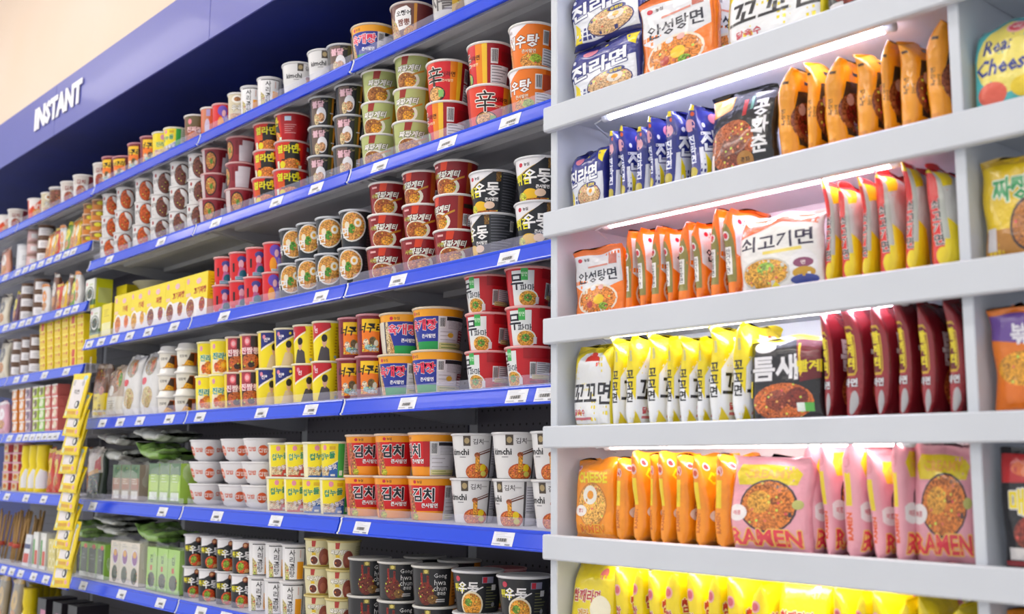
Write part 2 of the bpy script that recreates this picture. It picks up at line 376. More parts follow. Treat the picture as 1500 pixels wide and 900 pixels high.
cup('udon', .056, .098, '22242a', flat(P_([(-80,1),(-80,.6),(-50,.66),(-10,.84),(20,1)],'e8e6ea'), P_([(-80,.6),(-50,.66),(-10,.84),(20,1),(14,1),(-14,.81),(-52,.62),(-80,.57)],'c8a44a'), E_(-52,.85,6,.05,'c8203a'), T_('농심',-34,.85,.08,'45363c',.03), T_('튀김',-50,.52,.26,'eadf1e',.06), T_('우동',-8,.56,.34,'f4f2f2',.06), T_('큰사발면',6,.32,.09,'f0eeee',.04), E_(-30,.15,24,.14,'e9b91e'), E_(0,.18,15,.09,'e8c8b0'), Rr(-70,.0,24,.06,'a8652a',True), E_(-56,.1,16,.12,'c8d040',True), Rr(18,.75,30,1,'7a5a2a',True), INFO(30,.02,100,.98,'34363c','6d6f78',14), BAR(84,.6,96,.85)), 'black noodle cup with yellow and white lettering', rim='dcdce0', lid='cfcfd6')
cup('ramenblack', .047, .1005, '25272b', flat(E_(-16,.56,50,.42,'dedcda'), E_(-16,.56,45,.38,'d9a050',True), E_(4,.66,13,.12,'f2eee0'), E_(4,.66,6,.055,'e9a81e'), E_(-18,.5,13,.13,'5aa83a',True), E_(-36,.6,10,.1,'e8dcc0'), T_('라면',-64,.4,.3,'e8e6e4',.05), INFO(40,.05,80,.95,'3a2a30','54464c',12), Rr(-60,.02,30,.1,'2a2e38')), 'black ramen cup with big round bowl picture', rim='c8ccd4', lid='b9bec8', rb=.038)
cup('redart', .0375, .088, 'd6242b', flat(E_(2,.76,22,.12,'4a4a9a'), E_(0,.58,13,.16,'e8b4c8'), P_([(-22,.05),(24,.05),(20,.44),(-6,.5)],'c86aa0'), E_(12,.22,20,.16,'1f6f86'), Rr(-46,.3,-34,.62,'2a2024'), INFO(-30,.01,36,.14,'8fb8d0','3a4a5a',2), INFO(54,.02,86,.36,'d8d0d0','a89898',5), BAR(56,.7,74,.95), Rr(50,0,90,1,'b81e26') if False else Rr(-70,.02,-60,.1,'e8e0d8')), 'red noodle cup with purple and teal print', rim='e0a8a8', lid='a83038', rb=.031)
cup('redart2', .0375, .088, 'd6242b', flat(E_(-8,.74,26,.2,'6a4ab8'), E_(4,.52,14,.22,'7a58c8'), E_(0,.64,10,.13,'e8b0b8'), E_(-16,.24,18,.26,'f09a1e'), P_([(2,.04),(30,.04),(26,.46),(8,.5)],'a898d8'), INFO(-24,.01,36,.1,'c8d8e0','3a4a5a',2), BAR(56,.7,74,.95)), 'red noodle cup with purple and orange print', rim='e0a8a8', lid='a83038', rb=.031)
cup('radish', .052, .0855, 'c41d27', flat(Rr(-58,.0,4,.92,'dfe2e4'), T_('무',-44,.62,.42,'1c1a2a',.02), T_('파마',-14,.46,.2,'1c1a2a',.015), Rr(-30,.66,-12,.99,'3fae52'), T_('탕면',-21,.82,.12,'d8f0d8',.01,wx=.7), E_(-12,.18,30,.24,'e8e4da'), E_(-12,.18,26,.2,'d6a03a',True), E_(-12,.2,12,.1,'6aa03a',True), Rr(10,.04,20,.22,'d9d6dc'), BAR(40,.2,56,.62), INFO(57,.3,108,.62), INFO(46,.18,108,.29,'d9c88a','9a8a50',2), Rr(40,.08,60,.13,'8a1018'), Rr(24,.72,130,1,'a3141f')), 'red noodle cup with white panel and green tag', rim='e2a8a8', lid='c84a50')
cup('navy', .0615, .102, '2b3a98', flat(Rr(-180,.8,180,1,'eea21e'), E_(-36,.88,5,.045,'c8203a'), T_('농심',-22,.88,.08,'7a3a20',.02), Rr(-42,.18,34,.8,'27369a'), P_([(-58,0),(-30,0),(-48,.8),(-58,.8)],'d8c8a8',True), P_([(-44,0),(-26,0),(-46,.66)],'c9a070',True), Rr(-30,0,34,.2,'1f9a4e'), T_('육개장',-8,.6,.27,'e8385a',.08,ol='f6eef2',olw=.07), T_('큰사발면',8,.33,.1,'f2f0f6',.05), Rr(34,0,180,.8,'d9d8de'), BAR(36,.52,52,.78), Rr(54,.7,130,.79,'2a2a30'), INFO(54,.5,130,.69), INFO(36,.2,88,.48,'dcdae2','b9b4bc',3), INFO(92,.2,130,.48,'8a3040','e8d8d8',4), INFO(36,.02,130,.17,'c9c68a','6a8a50',2), E_(66,.35,8,.06,'d9a83a'), Rr(-180,0,-58,.8,'d8d0c0')), 'navy blue noodle cup with orange band and pink lettering', rim='d8c8b0', lid='caa86a')
cup('maroonyellow', .041, .106, '7a1526', flat(P_([(-44,.08),(30,.08),(26,.9),(-44,.9)],'f0c21e'), P_([(-44,.3),(28,.3),(27,.58),(-44,.62)],'ee7a1e'), P_([(-44,.08),(30,.08),(28,.34),(-44,.3)],'e8982a',True), T_('너구리',-6,.68,.24,'191412',.06,shear=.2), E_(-26,.32,12,.09,'e8dccb',True), E_(2,.36,14,.1,'6a5a3a',True), E_(16,.3,9,.08,'e0d8c8'), E_(-8,.2,24,.07,'8ab8c0',True), T_('순한맛',8,.15,.09,'d8e8f0',.03,ol='2a4a5a',olw=.04)), 'maroon noodle cup with yellow panel and black lettering', rim='c88a94', lid='9a4a58', rb=.034)
def personcup(top, shirt): return flat(Rr(-60,0,60,1,'f1dc1c'), P_([(-60,1),(24,1),(30,.86),(-60,.52)],top), P_([(-60,.52),(26,.84),(26,.8),(-60,.46)],'efe8dc'), P_([(-30,0),(30,0),(24,.3),(8,.38),(-10,.36)],shirt), E_(4,.5,10,.13,'dcae90'), E_(4,.58,12,.1,'201a1a'), Rr(0,.34,8,.44,'dcae90'), T_('진',-34,.78,.12,'efe0e8',.03), E_(-42,.86,7,.06,'e08aa0'), Rr(40,0,180,1,'f0d41a'), INFO(46,.18,60,.9,'f0d41a','b8821e',9), INFO(64,.1,112,.82,'eec41e','c8701e',9), Rr(72,.74,100,.9,'c8cad8'), E_(52,.1,6,.04,'9ab8c8'))
cup('yellowred', .042, .107, 'f0d41a', personcup('c21d2b','4a4448'), 'yellow and red noodle cup with portrait print', rim='e8e2c8', lid='d8d0a8', rb=.034)
cup('yellowblue', .042, .107, 'f0d41a', personcup('27307e','d8c29a')+[E_(-20,.8,4,.035,'e8e8f8'), E_(8,.88,5,.04,'e0d030'), E_(-4,.72,2.5,.02,'f0f0ff')], 'yellow and blue noodle cup with portrait print', rim='e8e2c8', lid='d8d0a8', rb=.034)
cup('brownpink', .041, .107, 'efcf1c', flat(Rr(-60,0,32,1,'3a2a2a'), Rr(-60,.5,-12,1,'a83a48'), E_(-28,.82,14,.12,'e8707c'), E_(-28,.82,9,.07,'f0b8c0'), T_('진짬뽕',-16,.55,.2,'f6dfe4',.07,ol='c84a6a',olw=.05), E_(-12,.24,44,.22,'c86a34',True), E_(-6,.16,18,.09,'3a2a28',True), Rr(-60,0,32,.06,'b0603a'), INFO(40,.15,58,.9,'efcf1c','d89a1e',8)), 'dark brown noodle cup with pink lettering', rim='e0cfc4', lid='c8b8b0', rb=.033)
cup('yellow', .041, .107, 'f2df1c', flat(E_(-44,.82,9,.08,'d890b0'), P_([(-60,.02),(34,.02),(28,.4),(-54,.44)],'efe2c8'), E_(0,.24,30,.2,'e08a2a',True), E_(6,.26,14,.1,'f0a81e'), E_(6,.26,7,.05,'f0c83a'), E_(-30,.2,14,.14,'d86a3a',True), T_('진라면',-6,.53,.2,'1f8f8a',.05,ol='e8f4ec',olw=.05), INFO(44,.1,66,.8,'f0d81c','c8b01c',8)), 'yellow noodle cup with teal lettering', rim='ece6c0', lid='e0d89a', rb=.033)
cup('paperwhite', .052, .0985, 'dcdbdc', flat(Rr(-36,.74,-16,.98,'4a4038'), E_(-26,.86,7,.07,'a8946a'), T_('김치',4,.84,.13,'5a565a',.02), Rr(14,.83,34,.86,'b8b6b8'), T_('kimchi',-50,.6,.15,'2a2a2e',.03), Rr(-50,.47,-30,.49,'8a888c'), P_([(-2,.52),(40,.64),(40,.61),(-2,.49)],'6a3a2a'), P_([(-2,.56),(40,.69),(40,.67),(-2,.54)],'6a3a2a'), E_(2,.53,8,.06,'a05a3a',True), E_(4,.14,36,.2,'b8502e'), E_(4,.14,33,.17,'d8783a',True), Rr(-3,.14,9,.5,'e8a83a',True), E_(20,.24,9,.08,'f0d020'), E_(22,.1,9,.06,'d8d060'), Rr(40,0,46,1,'4a484c'), INFO(46,.3,82,.88,'cfced8','8a8a94',10), INFO(46,.04,82,.28,'d3d2dc','c9c8d2',2), INFO(86,.3,130,.8,'bcbcc8','7a7a86',9), Rr(86,.06,130,.28,'5a5a64')), 'white noodle cup with black square emblem', rim='d6d5d7', lid='d2d1d4', rb=.041)
cup('orangered', .058, .101, 'c81a22', flat(Rr(-180,.82,180,1,'ee9a1e'), E_(-34,.9,5,.04,'c8203a'), T_('농심',-20,.9,.07,'7a3a20',.03), Rr(-180,.22,180,.82,'cc1c24'), Rr(-180,0,180,.22,'ee981e'), P_([(-62,0),(-30,0),(-40,.5),(-50,.82),(-62,.82)],'b86a4a',True), E_(-40,.08,12,.08,'b8c03a',True), T_('김치',-12,.6,.32,'17202a',.09,ol='f2eef0',olw=.07), T_('큰사발면',6,.35,.11,'f6eef0',.05,ol='2a1a20',olw=.04), Rr(44,.0,180,.82,'d9d8de'), BAR(46,.5,64,.8), Rr(66,.72,126,.8,'2a2a30'), INFO(66,.5,126,.71), INFO(46,.18,104,.47,'dcdae2','b9b4bc',3), INFO(46,.03,126,.15,'d6cf9a','8a9a50',2), Rr(28,.22,44,.82,'b3151e')), 'red noodle cup with orange bands and black lettering', rim='ddc6b4', lid='c88a54')
def cupnoodle(c2, c3): return flat(P_([(-60,1),(34,1),(34,.5),(-60,.02)],'efdc1c'), P_([(-60,.02),(34,.46),(34,.0),(-60,0)],c2), P_([(-60,.05),(-4,.05),(4,.3),(-60,.3)],'d8c9a8',True), T_('컵누들',-12,.62,.2,'1f8a5a',.045,shear=.15,ol='f0ecc0',olw=.03,rot=.15), T_('우동맛',4,.28,.15,'f0f0f8',.05,ol=c3,olw=.08,rot=.2), E_(-20,.86,9,.08,'e08aa0'), Rr(2,.8,24,.9,'d8b01c'), Rr(34,0,58,1,'3fb14e'), Rr(40,.06,52,.2,'dff0df'), INFO(58,.0,120,1,'d8dcc8','9aa88a',12), Rr(58,.0,120,.1,'e8e03a'), Rr(6,.04,24,.1,'d8dcd8'))
cup('noodleblue', .043, .093, 'efe8c0', cupnoodle('2c62b0','1d3a8a'), 'yellow green noodle cup with blue band', rim='e6e2d0', lid='dcd8c8', rb=.036)
cup('noodlered', .043, .093, 'efe8c0', cupnoodle('c8402e','a82a3a'), 'yellow green noodle cup with red band', rim='e6e2d0', lid='dcd8c8', rb=.036)
bowlp = [(0,.034),(.06,.036),(.12,.044),(.4,.052),(.75,.058),(.95,.0605),(1,.061)]
bs = flat(*[[E_(a,.5,15,.24,'d8541e'), T_('컵밥',a,.5,.2,'f2e6e0',.02), T_('컵밥',a+36,.56,.2,'d8541e',.02)] for a in (-145,-72,0,72,145)])
cup('ricebowl', .061, .067, 'e2e1e4', bs, 'white rice bowl with orange round marks', rb=.034, prof=bowlp, obj='rice_bowl', rim='e4e3e6', lid='dddce0', cat='bowl')
cup('jar', .038, .074, 'e4dfd4', flat(Rr(16,0,62,.8,'c8601e'), P_([(-20,0),(40,0),(30,.4),(8,.5)],'eeb01e',True), P_([(2,.36),(40,.2),(36,.75),(16,.75)],'4a2e22'), T_('단호박',-22,.58,.18,'4a4648',.02), Rr(-30,0,16,.05,'d8982a')), 'white lidded pot with orange pumpkin print', rb=.032, rim='e6e4e0', lid='e4e2de', dome=.022, obj='porridge_pot')
cup('udonwide', .057, .0895, '26282c', flat(T_('튀김',-40,.62,.2,'d8d020',.05), T_('우동',-14,.62,.3,'eceaea',.06,shear=.1), P_([(-10,.5),(24,.66),(26,.64),(-6,.46)],'eceaea'), E_(-4,.2,30,.34,'e6dcc0'), E_(-4,.2,26,.29,'e0a03a',True), E_(-12,.26,10,.1,'6a9a3a',True), E_(-40,.84,7,.07,'c03a50'), Rr(22,.74,50,.9,'8a8aa0'), Rr(24,.75,34,.89,'b8283a'), INFO(30,.1,70,.68,'26282c','7a7c54',8), Rr(46,.56,58,.7,'d0d0d0'), E_(54,.2,5,.06,'9a9ca0')), 'large black noodle cup with white brush lettering', rim='d8d8da', lid='bfc0c2')
cup('serif', .053, .0895, '2a2b2f', flat(T_('Gong',14,.78,.15,'ecebea',.0), T_('hwa',14,.62,.14,'ecebea',.0), T_('chun',14,.47,.14,'ecebea',.0), T_('공화춘',18,.33,.09,'ecebea',.02), E_(-26,.32,24,.3,'6a2a22',True), Rr(-40,.5,-34,.86,'9a2a26',True), Rr(-22,.45,-16,.8,'8a2622',True), E_(-6,.18,15,.12,'7a5a2e',True), Rr(-32,.84,-16,.95,'8a7a3a'), E_(-24,.9,5,.05,'d8c86a'), Rr(4,.16,28,.19,'c8c8c8'), Rr(2,.11,28,.14,'c8c8c8'), Rr(44,0,80,1,'d88a24'), INFO(50,.2,76,.7,'d88a24','7a4a14',6)), 'black noodle cup with white serif lettering', rim='cfcdc8', lid='b4b2ae', rb=.046)
cup('cream', .0435, .072, 'd8d0a4', flat(P_([(-30,1),(-12,1),(-16,.74),(-30,.74)],'b03a34'), T_('짜파게티',-18,.62,.18,'f6f2e6',.06,shear=.2,ol='3a2a22',olw=.06), Rr(-30,.4,-14,.52,'dcb82a'), E_(-22,.22,20,.2,'ece8dc'), E_(-22,.23,16,.15,'6a3228',True), E_(18,.34,20,.34,'8a4438'), E_(18,.3,11,.16,'a05a48'), INFO(46,.1,80,.85,'cfc89a','b0a878',9), Rr(-60,.0,60,.06,'b8a050')), 'cream noodle cup with brown round print', rim='c8b878', lid='b8a868', rb=.036)
cup('oxbone', .0385, .097, 'e0dfe1', flat(Rr(-52,.03,40,.95,'e9e8ea'), Rr(-52,.92,42,.95,'2e2c2e'), Rr(39,.03,43,.95,'2e2c2e'), Rr(-52,.02,43,.05,'3a3430'), T_('사\n리\n곰\n탕',-14,.5,.78,'26242a',.015), Rr(8,.06,36,.55,'f0a020'), P_([(-52,.05),(-26,.05),(-30,.4),(-52,.55)],'c8c08a',True), Rr(18,.66,22,.88,'d8b0a8'), INFO(56,.06,100,.9,'d6d5da','9a9aa2',10)), 'white noodle cup with orange block and vertical lettering', rim='d8d6d8', lid='d0ced2', rb=.033)
cup('udontall', .0365, .096, '24262b', flat(P_([(-70,1),(-70,.7),(-30,.74),(30,.96),(36,1)],'e6e4e8'), E_(8,.86,14,.09,'8a3a2a'), P_([(8,.9),(44,1),(16,.82)],'a85a3a'), E_(6,.86,8,.05,'e0a878'), T_('튀김',-44,.58,.18,'e8dc1e',.05), T_('우동',2,.54,.26,'f2f0f2',.07), E_(-4,.2,34,.2,'d8542a',True), E_(-12,.22,16,.12,'8ab03a',True), E_(20,.08,14,.06,'d8a86a'), INFO(50,.1,90,.7,'4a4c54','8a8c94',7)), 'narrow black noodle cup with white top swoosh', rim='cfced2', lid='c8c6cc', rb=.031)
cup('squid', .058, .104, '6a4038', flat(P_([(-30,.86),(4,.92),(16,.82),(16,.44),(2,.34),(-26,.3),(-36,.42),(-36,.74)],'ebe9ea'), T_('오징어',-6,.74,.15,'2e2a30',.03), T_('짬뽕',-6,.5,.18,'7a3a2a',.05), P_([(-60,0),(-10,0),(-30,.5),(-60,.8)],'b8946a',True), E_(14,.2,20,.2,'c88a2a',True), Rr(30,0,180,1,'6a3030'), Rr(24,0,32,1,'c8882a')), 'brown noodle cup with white octagon panel', rim='d0c4c0', lid='b09a94')
cup('grey', .05, .104, 'c0bebc', flat(T_('사골',-20,.5,.4,'5a5658',.05), Rr(20,0,70,1,'d0a832'), P_([(20,0),(60,0),(40,.6)],'b88a2a',True)), 'grey noodle cup with gold side panel')
cup('beige', .036, .095, 'd0c4a6', flat(E_(-6,.8,32,.14,'e8e4dc'), E_(-6,.8,18,.08,'a06a3a',True), T_('우육',-6,.5,.22,'f2f0ec',.07,ol='5a4a3a',olw=.06), Rr(-50,0,50,.3,'c89a6a',True)), 'beige noodle cup with white oval and lettering', rb=.03)
cup('brownred', .044, .1, '8a5038', flat(Rr(-60,.5,50,1,'6a5a3a'), E_(-30,.78,10,.1,'e88a94'), T_('진짜장',-8,.5,.2,'efd0d0',.06,ol='b84a4a',olw=.05), E_(-6,.2,44,.22,'c86a34',True), Rr(34,0,70,1,'d8b41c')), 'brown noodle cup with pink lettering and yellow side', rb=.036)
cup('orange', .037, .095, 'd8582a', flat(Rr(-60,0,-14,1,'c87a5a'), E_(-24,.3,16,.3,'c8bcd8'), Rr(-10,0,50,1,'d8521e'), Rr(-30,.7,-8,.95,'a898c8')), 'orange noodle cup with lavender print', rb=.031)
cup('whitered', .045, .1, 'd8d4d2', flat(Rr(-50,.62,50,1,'c8c0ba'), E_(0,.3,30,.28,'a04a40',True), T_('김치',0,.72,.2,'8a3a3a',.05), Rr(40,0,80,1,'8a3a44')), 'white noodle cup with red stew picture', rb=.037)
cup('clearnoodle', .045, .1, '7a5a50', flat(Rr(-60,.1,60,.9,'7a4a3a',True), Rr(-60,.9,60,1,'a0a0a8'), E_(20,.5,14,.3,'9a3a34',True)), 'brown noodle cup with grey rim band', rb=.04)
cup('redorange', .05, .1, 'd8481e', flat(Rr(-60,0,60,1,'d94a20'), P_([(-60,1),(-60,.5),(-10,.8),(10,1)],'e8e2e0'), E_(0,.3,34,.25,'e0a04a',True), T_('탕면',0,.65,.25,'f0e6e0',.06)), 'orange red noodle cup with white corner', rb=.041)
cup('yellowpink', .04, .1, 'ecd41e', flat(E_(0,.82,12,.1,'d890b0'), T_('진라면',0,.55,.18,'6aa03a',.05,ol='f0ecd0',olw=.05), Rr(-50,0,50,.36,'e0c0a0',True)), 'yellow noodle cup with pink round mark', rb=.033)

def kind_mesh(k):
    d = KIND[k]
    if d['me'] is None:
        d['me'] = build_print(d['obj'], cup_surf(d['rt'], d['rb'], d['h'], prof=d['prof']), d['bg'], d['sh'], [M_PRINT, M_FOOD])
        rt, h = d['rt'], d['h']; mr = mat('rim_'+d['rim'], d['rim'], rough=.35); ml = mat('lid_'+d['lid'], d['lid'], rough=.3, coat=.3)
        if d['dome']:
            q = d['dome']
            d['lid_me'] = lathe('lid', [(rt-.001, h-q-.004), (rt+.004, h-q-.003), (rt+.0045, h-q+.002), (rt-.002, h-q+.006), (rt-.005, h-.003), (rt-.008, h-.0006), (rt-.014, h), (0.003, h)], ml)
            d['me'] = build_print(d['obj'], cup_surf(rt, d['rb'], h-q+.004), d['bg'], d['sh'], [M_PRINT, M_FOOD])
        else:
            d['rim_me'] = lathe('rim', [(rt-.0016, h-.0065), (rt+.0014, h-.0055), (rt+.0022, h-.0032), (rt+.0014, h-.001), (rt-.0004, h-.0004), (rt-.0026, h-.0016)], mr)
            d['rim_me'].polygons  # ring only; its last face is the closing disc under the lid
            d['lid_me'] = lathe('lid', [(rt-.0028, h-.0034), (rt-.0026, h-.0012), (rt-.004, h-.0008), (0.003, h-.0008)], ml)
    return d
REG = {}
ITEMS = []                       # (object, desc, cat, place words, group)
def put(k, x, y, z, face=0.0):
    d = kind_mesh(k)
    o = link(d['obj'], d['me'], None, (x, y, z), face)
    if not d['dome']: link('rim', d['rim_me'], o)
    link('lid', d['lid_me'], o)
    return o
def left_edge(px, R, yfront, z):
    "centre of a round thing whose left outline is seen at column px and whose front touches yfront"
    Y = yfront+R; X = px_x(px, Y, z)
    for _ in range(4):
        n = math.hypot(X, Y); ex, ey = -Y/n*R, X/n*R     # offset to the left outline as seen from the camera
        X = px_x(px, Y+ey, z)-ex
    return X, Y
NUM = ['first', 'second', 'third', 'fourth', 'fifth', 'sixth', 'seventh', 'eighth', 'ninth', 'tenth', 'eleventh', 'twelfth', 'thirteenth', 'fourteenth']
def colword(i, n, what='stack'):
    if n == 1: return ''
    if n == 2: return ('left ', 'right ')[i]+what
    if n == 3: return ('left ', 'middle ', 'right ')[i]+what
    return NUM[i]+' '+what+' from left'
def tierword(t, n):
    return '' if n == 1 else ('lower', 'upper')[t] if n == 2 else ('bottom', 'middle', 'top')[t] if n == 3 else NUM[t]+' tier up'
def tagit(o, label, cat, group=None):
    o['label'] = label; o['category'] = cat
    if group: o['group'] = group
def stacks(shelf, z, k, lefts, tiers, turn=-25, back=0, jit=9, yf=1.5545):
    "stacks of cup k on a shelf; lefts = image columns of their left outlines, left to right"
    d = KIND[k]; n = len(lefts)
    for i, px in enumerate(lefts):
        tt = tiers[i] if isinstance(tiers, list) else tiers
        tn = turn[i] if isinstance(turn, list) else turn
        x, y = left_edge(px, d['rt'], yf+back, z+d['h'])
        if not back:
            for _ in range(3):
                for xo, ro in REG.setdefault(shelf, []):
                    if abs(x-xo) < d['rt']+ro+.007: x = xo+(d['rt']+ro+.007)*(1 if x >= xo else -1)
            REG[shelf].append((x, d['rt']))
        for t in range(tt):
            xx = x+rnd.uniform(-.002, .002); yy = y+rnd.uniform(0, .003)
            a = math.atan2(-xx, yy)                      # turns the front (-y) towards the camera
            tv = tn[t] if isinstance(tn, (tuple,)) else tn
            o = put(k, xx, yy, z+.0004+t*(d['h']+.0003), a*-1*-1+math.radians(tv+rnd.uniform(-jit, jit)))
            w = ', '.join(q for q in (tierword(t, tt), colword(i, n)) if q)
            tagit(o, d['desc']+(', '+w if w else '')+', '+shelf, d['cat'], d['desc'].split(' with')[0]+'s, '+shelf)

# ------------------------------------------------------------------ the setting
YF, YB = 1.53, 1.96                      # front of the price rails, back panel of the blue racks
BAYX = [-6.02, -5.12, -4.22, -3.32, -2.42, -1.524]
M_STEEL = mat('grey_painted_steel', 'c2c4cc', rough=.45, noise=(6, 'b8bac2', .4, .7))
M_DARK = mat('dark_perforated_steel', '68646f', rough=.5, holes=True)
M_NAVY = mat('navy_paint', '0a1f74', rough=.5, noise=(2.5, '081858', .35, .75))
M_RAIL = mat('blue_rail_plastic', '0a44e0', rough=.16, coat=.2, spec=.45)
M_CAP = mat('white_rail_cap', 'dfe3ea', rough=.4)
M_WHITE = mat('white_painted_board', 'ccd1da', rough=.42, noise=(5, 'c8cdd6', .4, .7))
M_CREAM = mat('cream_wall_paint', 'ead4bf', rough=.8, noise=(1.2, 'ead8c8', .35, .7))
def struct(name, me, **kw):
    o = link(name, me, **kw); o['kind'] = 'structure'; return o
struct('floor', boxes('floor', [(-9, -5, -.05, 3, 2.3, 0)], mat('pale_floor_tile', 'e4e0da', rough=.3, noise=(1.5, 'dcd8d2', .4, .6))))
struct('ceiling', boxes('ceiling', [(-9, -5, 3.7, 3, 2.3, 3.75)], mat('white_ceiling', 'efece8', rough=.8)))
struct('wall_back', boxes('wall_back', [(-9, 2.0, 0, 3, 2.1, 3.7)], M_NAVY))
struct('wall_upper', boxes('wall_upper', [(-9, 1.508, 2.703, 3, 1.9, 3.7)], M_CREAM))
struct('trim_1', boxes('trim_1', [(-9, 1.508, 2.486, 3, 1.999, 2.53)], M_NAVY))     # soffit under the header board
# header board with lettering
hd = link('header_sign', None, loc=(-3.5, 1.50, 2.484))
for a, b in ((-9, -4.6), (-4.597, -3.2), (-3.197, 3)):
    link('board', boxes('board', [(a+3.5, 0, 0, b+3.5, .006, .217)], mat('periwinkle_board', '5f63b3', rough=.42, coat=.05, noise=(1.3, '5b60b1', .35, .7)), .001), hd)
tx0, tx1 = px_x(53, 1.5, 2.6), px_x(122, 1.5, 2.6)
tp = text_polys('INSTANT', .05); tmn, tmx = text_box('INSTANT', .05)
V = []; Fc = []
kx = (tx1-tx0)/(tmx[0]-tmn[0]); kz = .1/(tmx[1]-tmn[1])
for p in tp:
    n = len(V); V += [(tx0+3.5+(x-tmn[0])*kx, -.0035, .066+(y-tmn[1])*kz) for x, y in p]; Fc.append(tuple(range(n, n+len(p))))
    for dz in (0,): pass
o = link('lettering', mesh('lettering', V, Fc, mat('white_letter', 'f4f4fa', rough=.5)), hd)
sm = o.modifiers.new('depth', 'SOLIDIFY'); sm.thickness = .0034; sm.offset = 1
o['label'] = 'white capital letters on the header board'
tagit(hd, 'long periwinkle blue header board with white capital lettering above the shelves', 'sign')

# ceiling luminaires over the aisle (outside the frame, they light the place)
for i, (xa, ya) in enumerate([(x, y) for y in (.35, -1.5, -3.3) for x in (-6.6, -4.4, -2.2, 0.0)]):
    t = link('ceiling_light', None, loc=(xa, ya, 3.7)); t.location.z = 3.7
    link('housing', boxes('housing', [(-.9, -.11, -.06, .9, .11, 0)], M_CAP, .004), t)
    link('diffuser', boxes('diffuser', [(-.88, -.09, -.075, .88, .09, -.061)], mat('lit_diffuser', 'ffffff', emit='fff8f0', estr=LUM)), t)
    tagit(t, 'long white ceiling light over the aisle, %s in %s row' % (NUM[i % 4], NUM[i//4]), 'light', 'ceiling lights')

# ------------------------------------------------------------------ blue racks
RAILP = [(.001, 0), (-.0012, .0012), (-.0016, .003), (-.0008, .005), (.0022, .0064), (.0066, .02), (.0106, .033), (.0098, .0352), (.0096, .0375), (.0108, .0398), (.0128, .041), (.018, .041), (.018, .036), (.008, .004), (.006, 0)]   # (y, z) from the rail's front lower edge
def extr(name, prof, x0, x1, m):
    V = [(x, y, z) for x in (x0, x1) for y, z in prof]; n = len(prof)
    Fc = [(i, i+n, (i+1) % n+n, (i+1) % n) for i in range(n)]+[tuple(range(n)), tuple(range(2*n-1, n-1, -1))]
    return mesh(name, V, Fc, m)
TAG = None
def price_tag_mesh():
    global TAG
    if TAG is None:
        sf = flat_surf(.066, .030)
        TAG = [build_print('price_tag', sf, 'e6e8f0', INFO(-29, .6, 29, .95, 'e6e8f0', 'c4c6d0', 3)+BAR(-24+q*2, .25, 18+q*2, .55, 14)+[Rr(-29, .1, -4, .15, 'a8aab4'), Rr(10-q*2, .05, 26-q, .14, '8a8c96')], [M_PRINT]) for q in (0, 4)]
    return TAG[rnd.randrange(2)]
LEVEL = {}
def shelf(bay, zrel, words, tags=(), riser=True, cap=True):
    x0, x1 = BAYX[bay]+.004, BAYX[bay+1]-.004; zb = CZ+zrel
    t = link('rack_shelf', None, loc=(x0, YF, zb)); L = x1-x0
    link('plate', boxes('plate', [(0, .019, .0405, L, .425, .0435)], M_STEEL), t)
    link('flange', boxes('flange', [(0, .0186, .002, L, .0206, .0404)], M_STEEL), t)
    link('stiffener', boxes('stiffener', [(.03, .0215, .02, L-.03, .075, .0404), (.05, .12, .026, L-.05, .15, .0404), (.05, .28, .024, L-.05, .32, .0404)], M_STEEL), t)
    for xx in (.004, L-.012):
        V = [(xx+dx, y, z) for dx in (0, .008) for y, z in ((.06, .040), (.425, .040), (.425, -.012), (.36, -.01), (.06, .024))]
        link('bracket', mesh('bracket', V, [(0, 4, 3, 2, 1), (5, 6, 7, 8, 9)]+[(i, (i+1) % 5, (i+1) % 5+5, i+5) for i in range(5)], M_STEEL), t)
    rl = link('price_rail', extr('price_rail', RAILP, .006 if cap else 0, L-.002, M_RAIL), t)
    if cap: link('end_cap', extr('end_cap', [(y-.0015 if y < .013 else y, z) for y, z in RAILP], 0, .0058, M_CAP), t)
    if riser: link('clear_riser', boxes('clear_riser', [(.012, .0186, .0436, L-.008, .0189, .064)], M_CLEAR), t)
    for px in tags:
        xx = px_x(px, YF+.006, zb+.02)-x0
        if .036 < xx < L-.036:
            o = link('price_tag', price_tag_mesh(), rl, (xx, .0012, .006), 0, -math.atan2(.009, .027))
    tagit(t, 'grey metal rack shelf with blue price rail, '+words, 'shelf', 'blue rack shelves')
ZS = {}
LV = dict(A=1.019, B=.722, C=.422, D=.125, E=-.168, F=-.448, G=-.735)
NAMES = dict(A='top', B='second', C='third', D='fourth', E='fifth', F='sixth', G='lowest')
TAGS = dict(A=[], B=[747, 655, 556, 463, 405, 316, 236, 160], C=[745, 583, 470, 328, 255, 217, 190, 168, 148, 131], D=[757, 800, 597, 512, 455, 383, 293, 248, 205, 176, 150], E=[737, 530, 404, 318, 238, 136], F=[700, 610, 520, 440, 330, 294, 235, 178, 122], G=[])
BN = {4: 'right bay', 3: 'middle bay', 2: 'bay beside hanging strip', 1: 'far left bay', 0: 'leftmost bay'}
for k, zr in LV.items():
    ZS[k] = CZ+zr+.0436
    for bay in (4, 3, 2): shelf(bay, zr, '%s level, %s' % (NAMES[k], BN[bay]), TAGS[k])
LL = dict(A=1.015, B=.805, C=.572, D=.333, E=.087, F=-.157, G=-.456, H=-.735)
LT = dict(A=[], B=[8, 16, 26, 37, 48, 60, 72, 85, 97, 107], C=[8, 20, 32, 42, 56, 86, 98, 110], D=[10, 24, 37, 65, 97], E=[14, 28, 38, 47, 56, 65, 74, 82], F=[10, 38, 64], G=[5, 17, 30, 49, 67, 88], H=[])
LZ = {}
LN = dict(A='top', B='second', C='third', D='fourth', E='fifth', F='sixth', G='seventh', H='lowest')
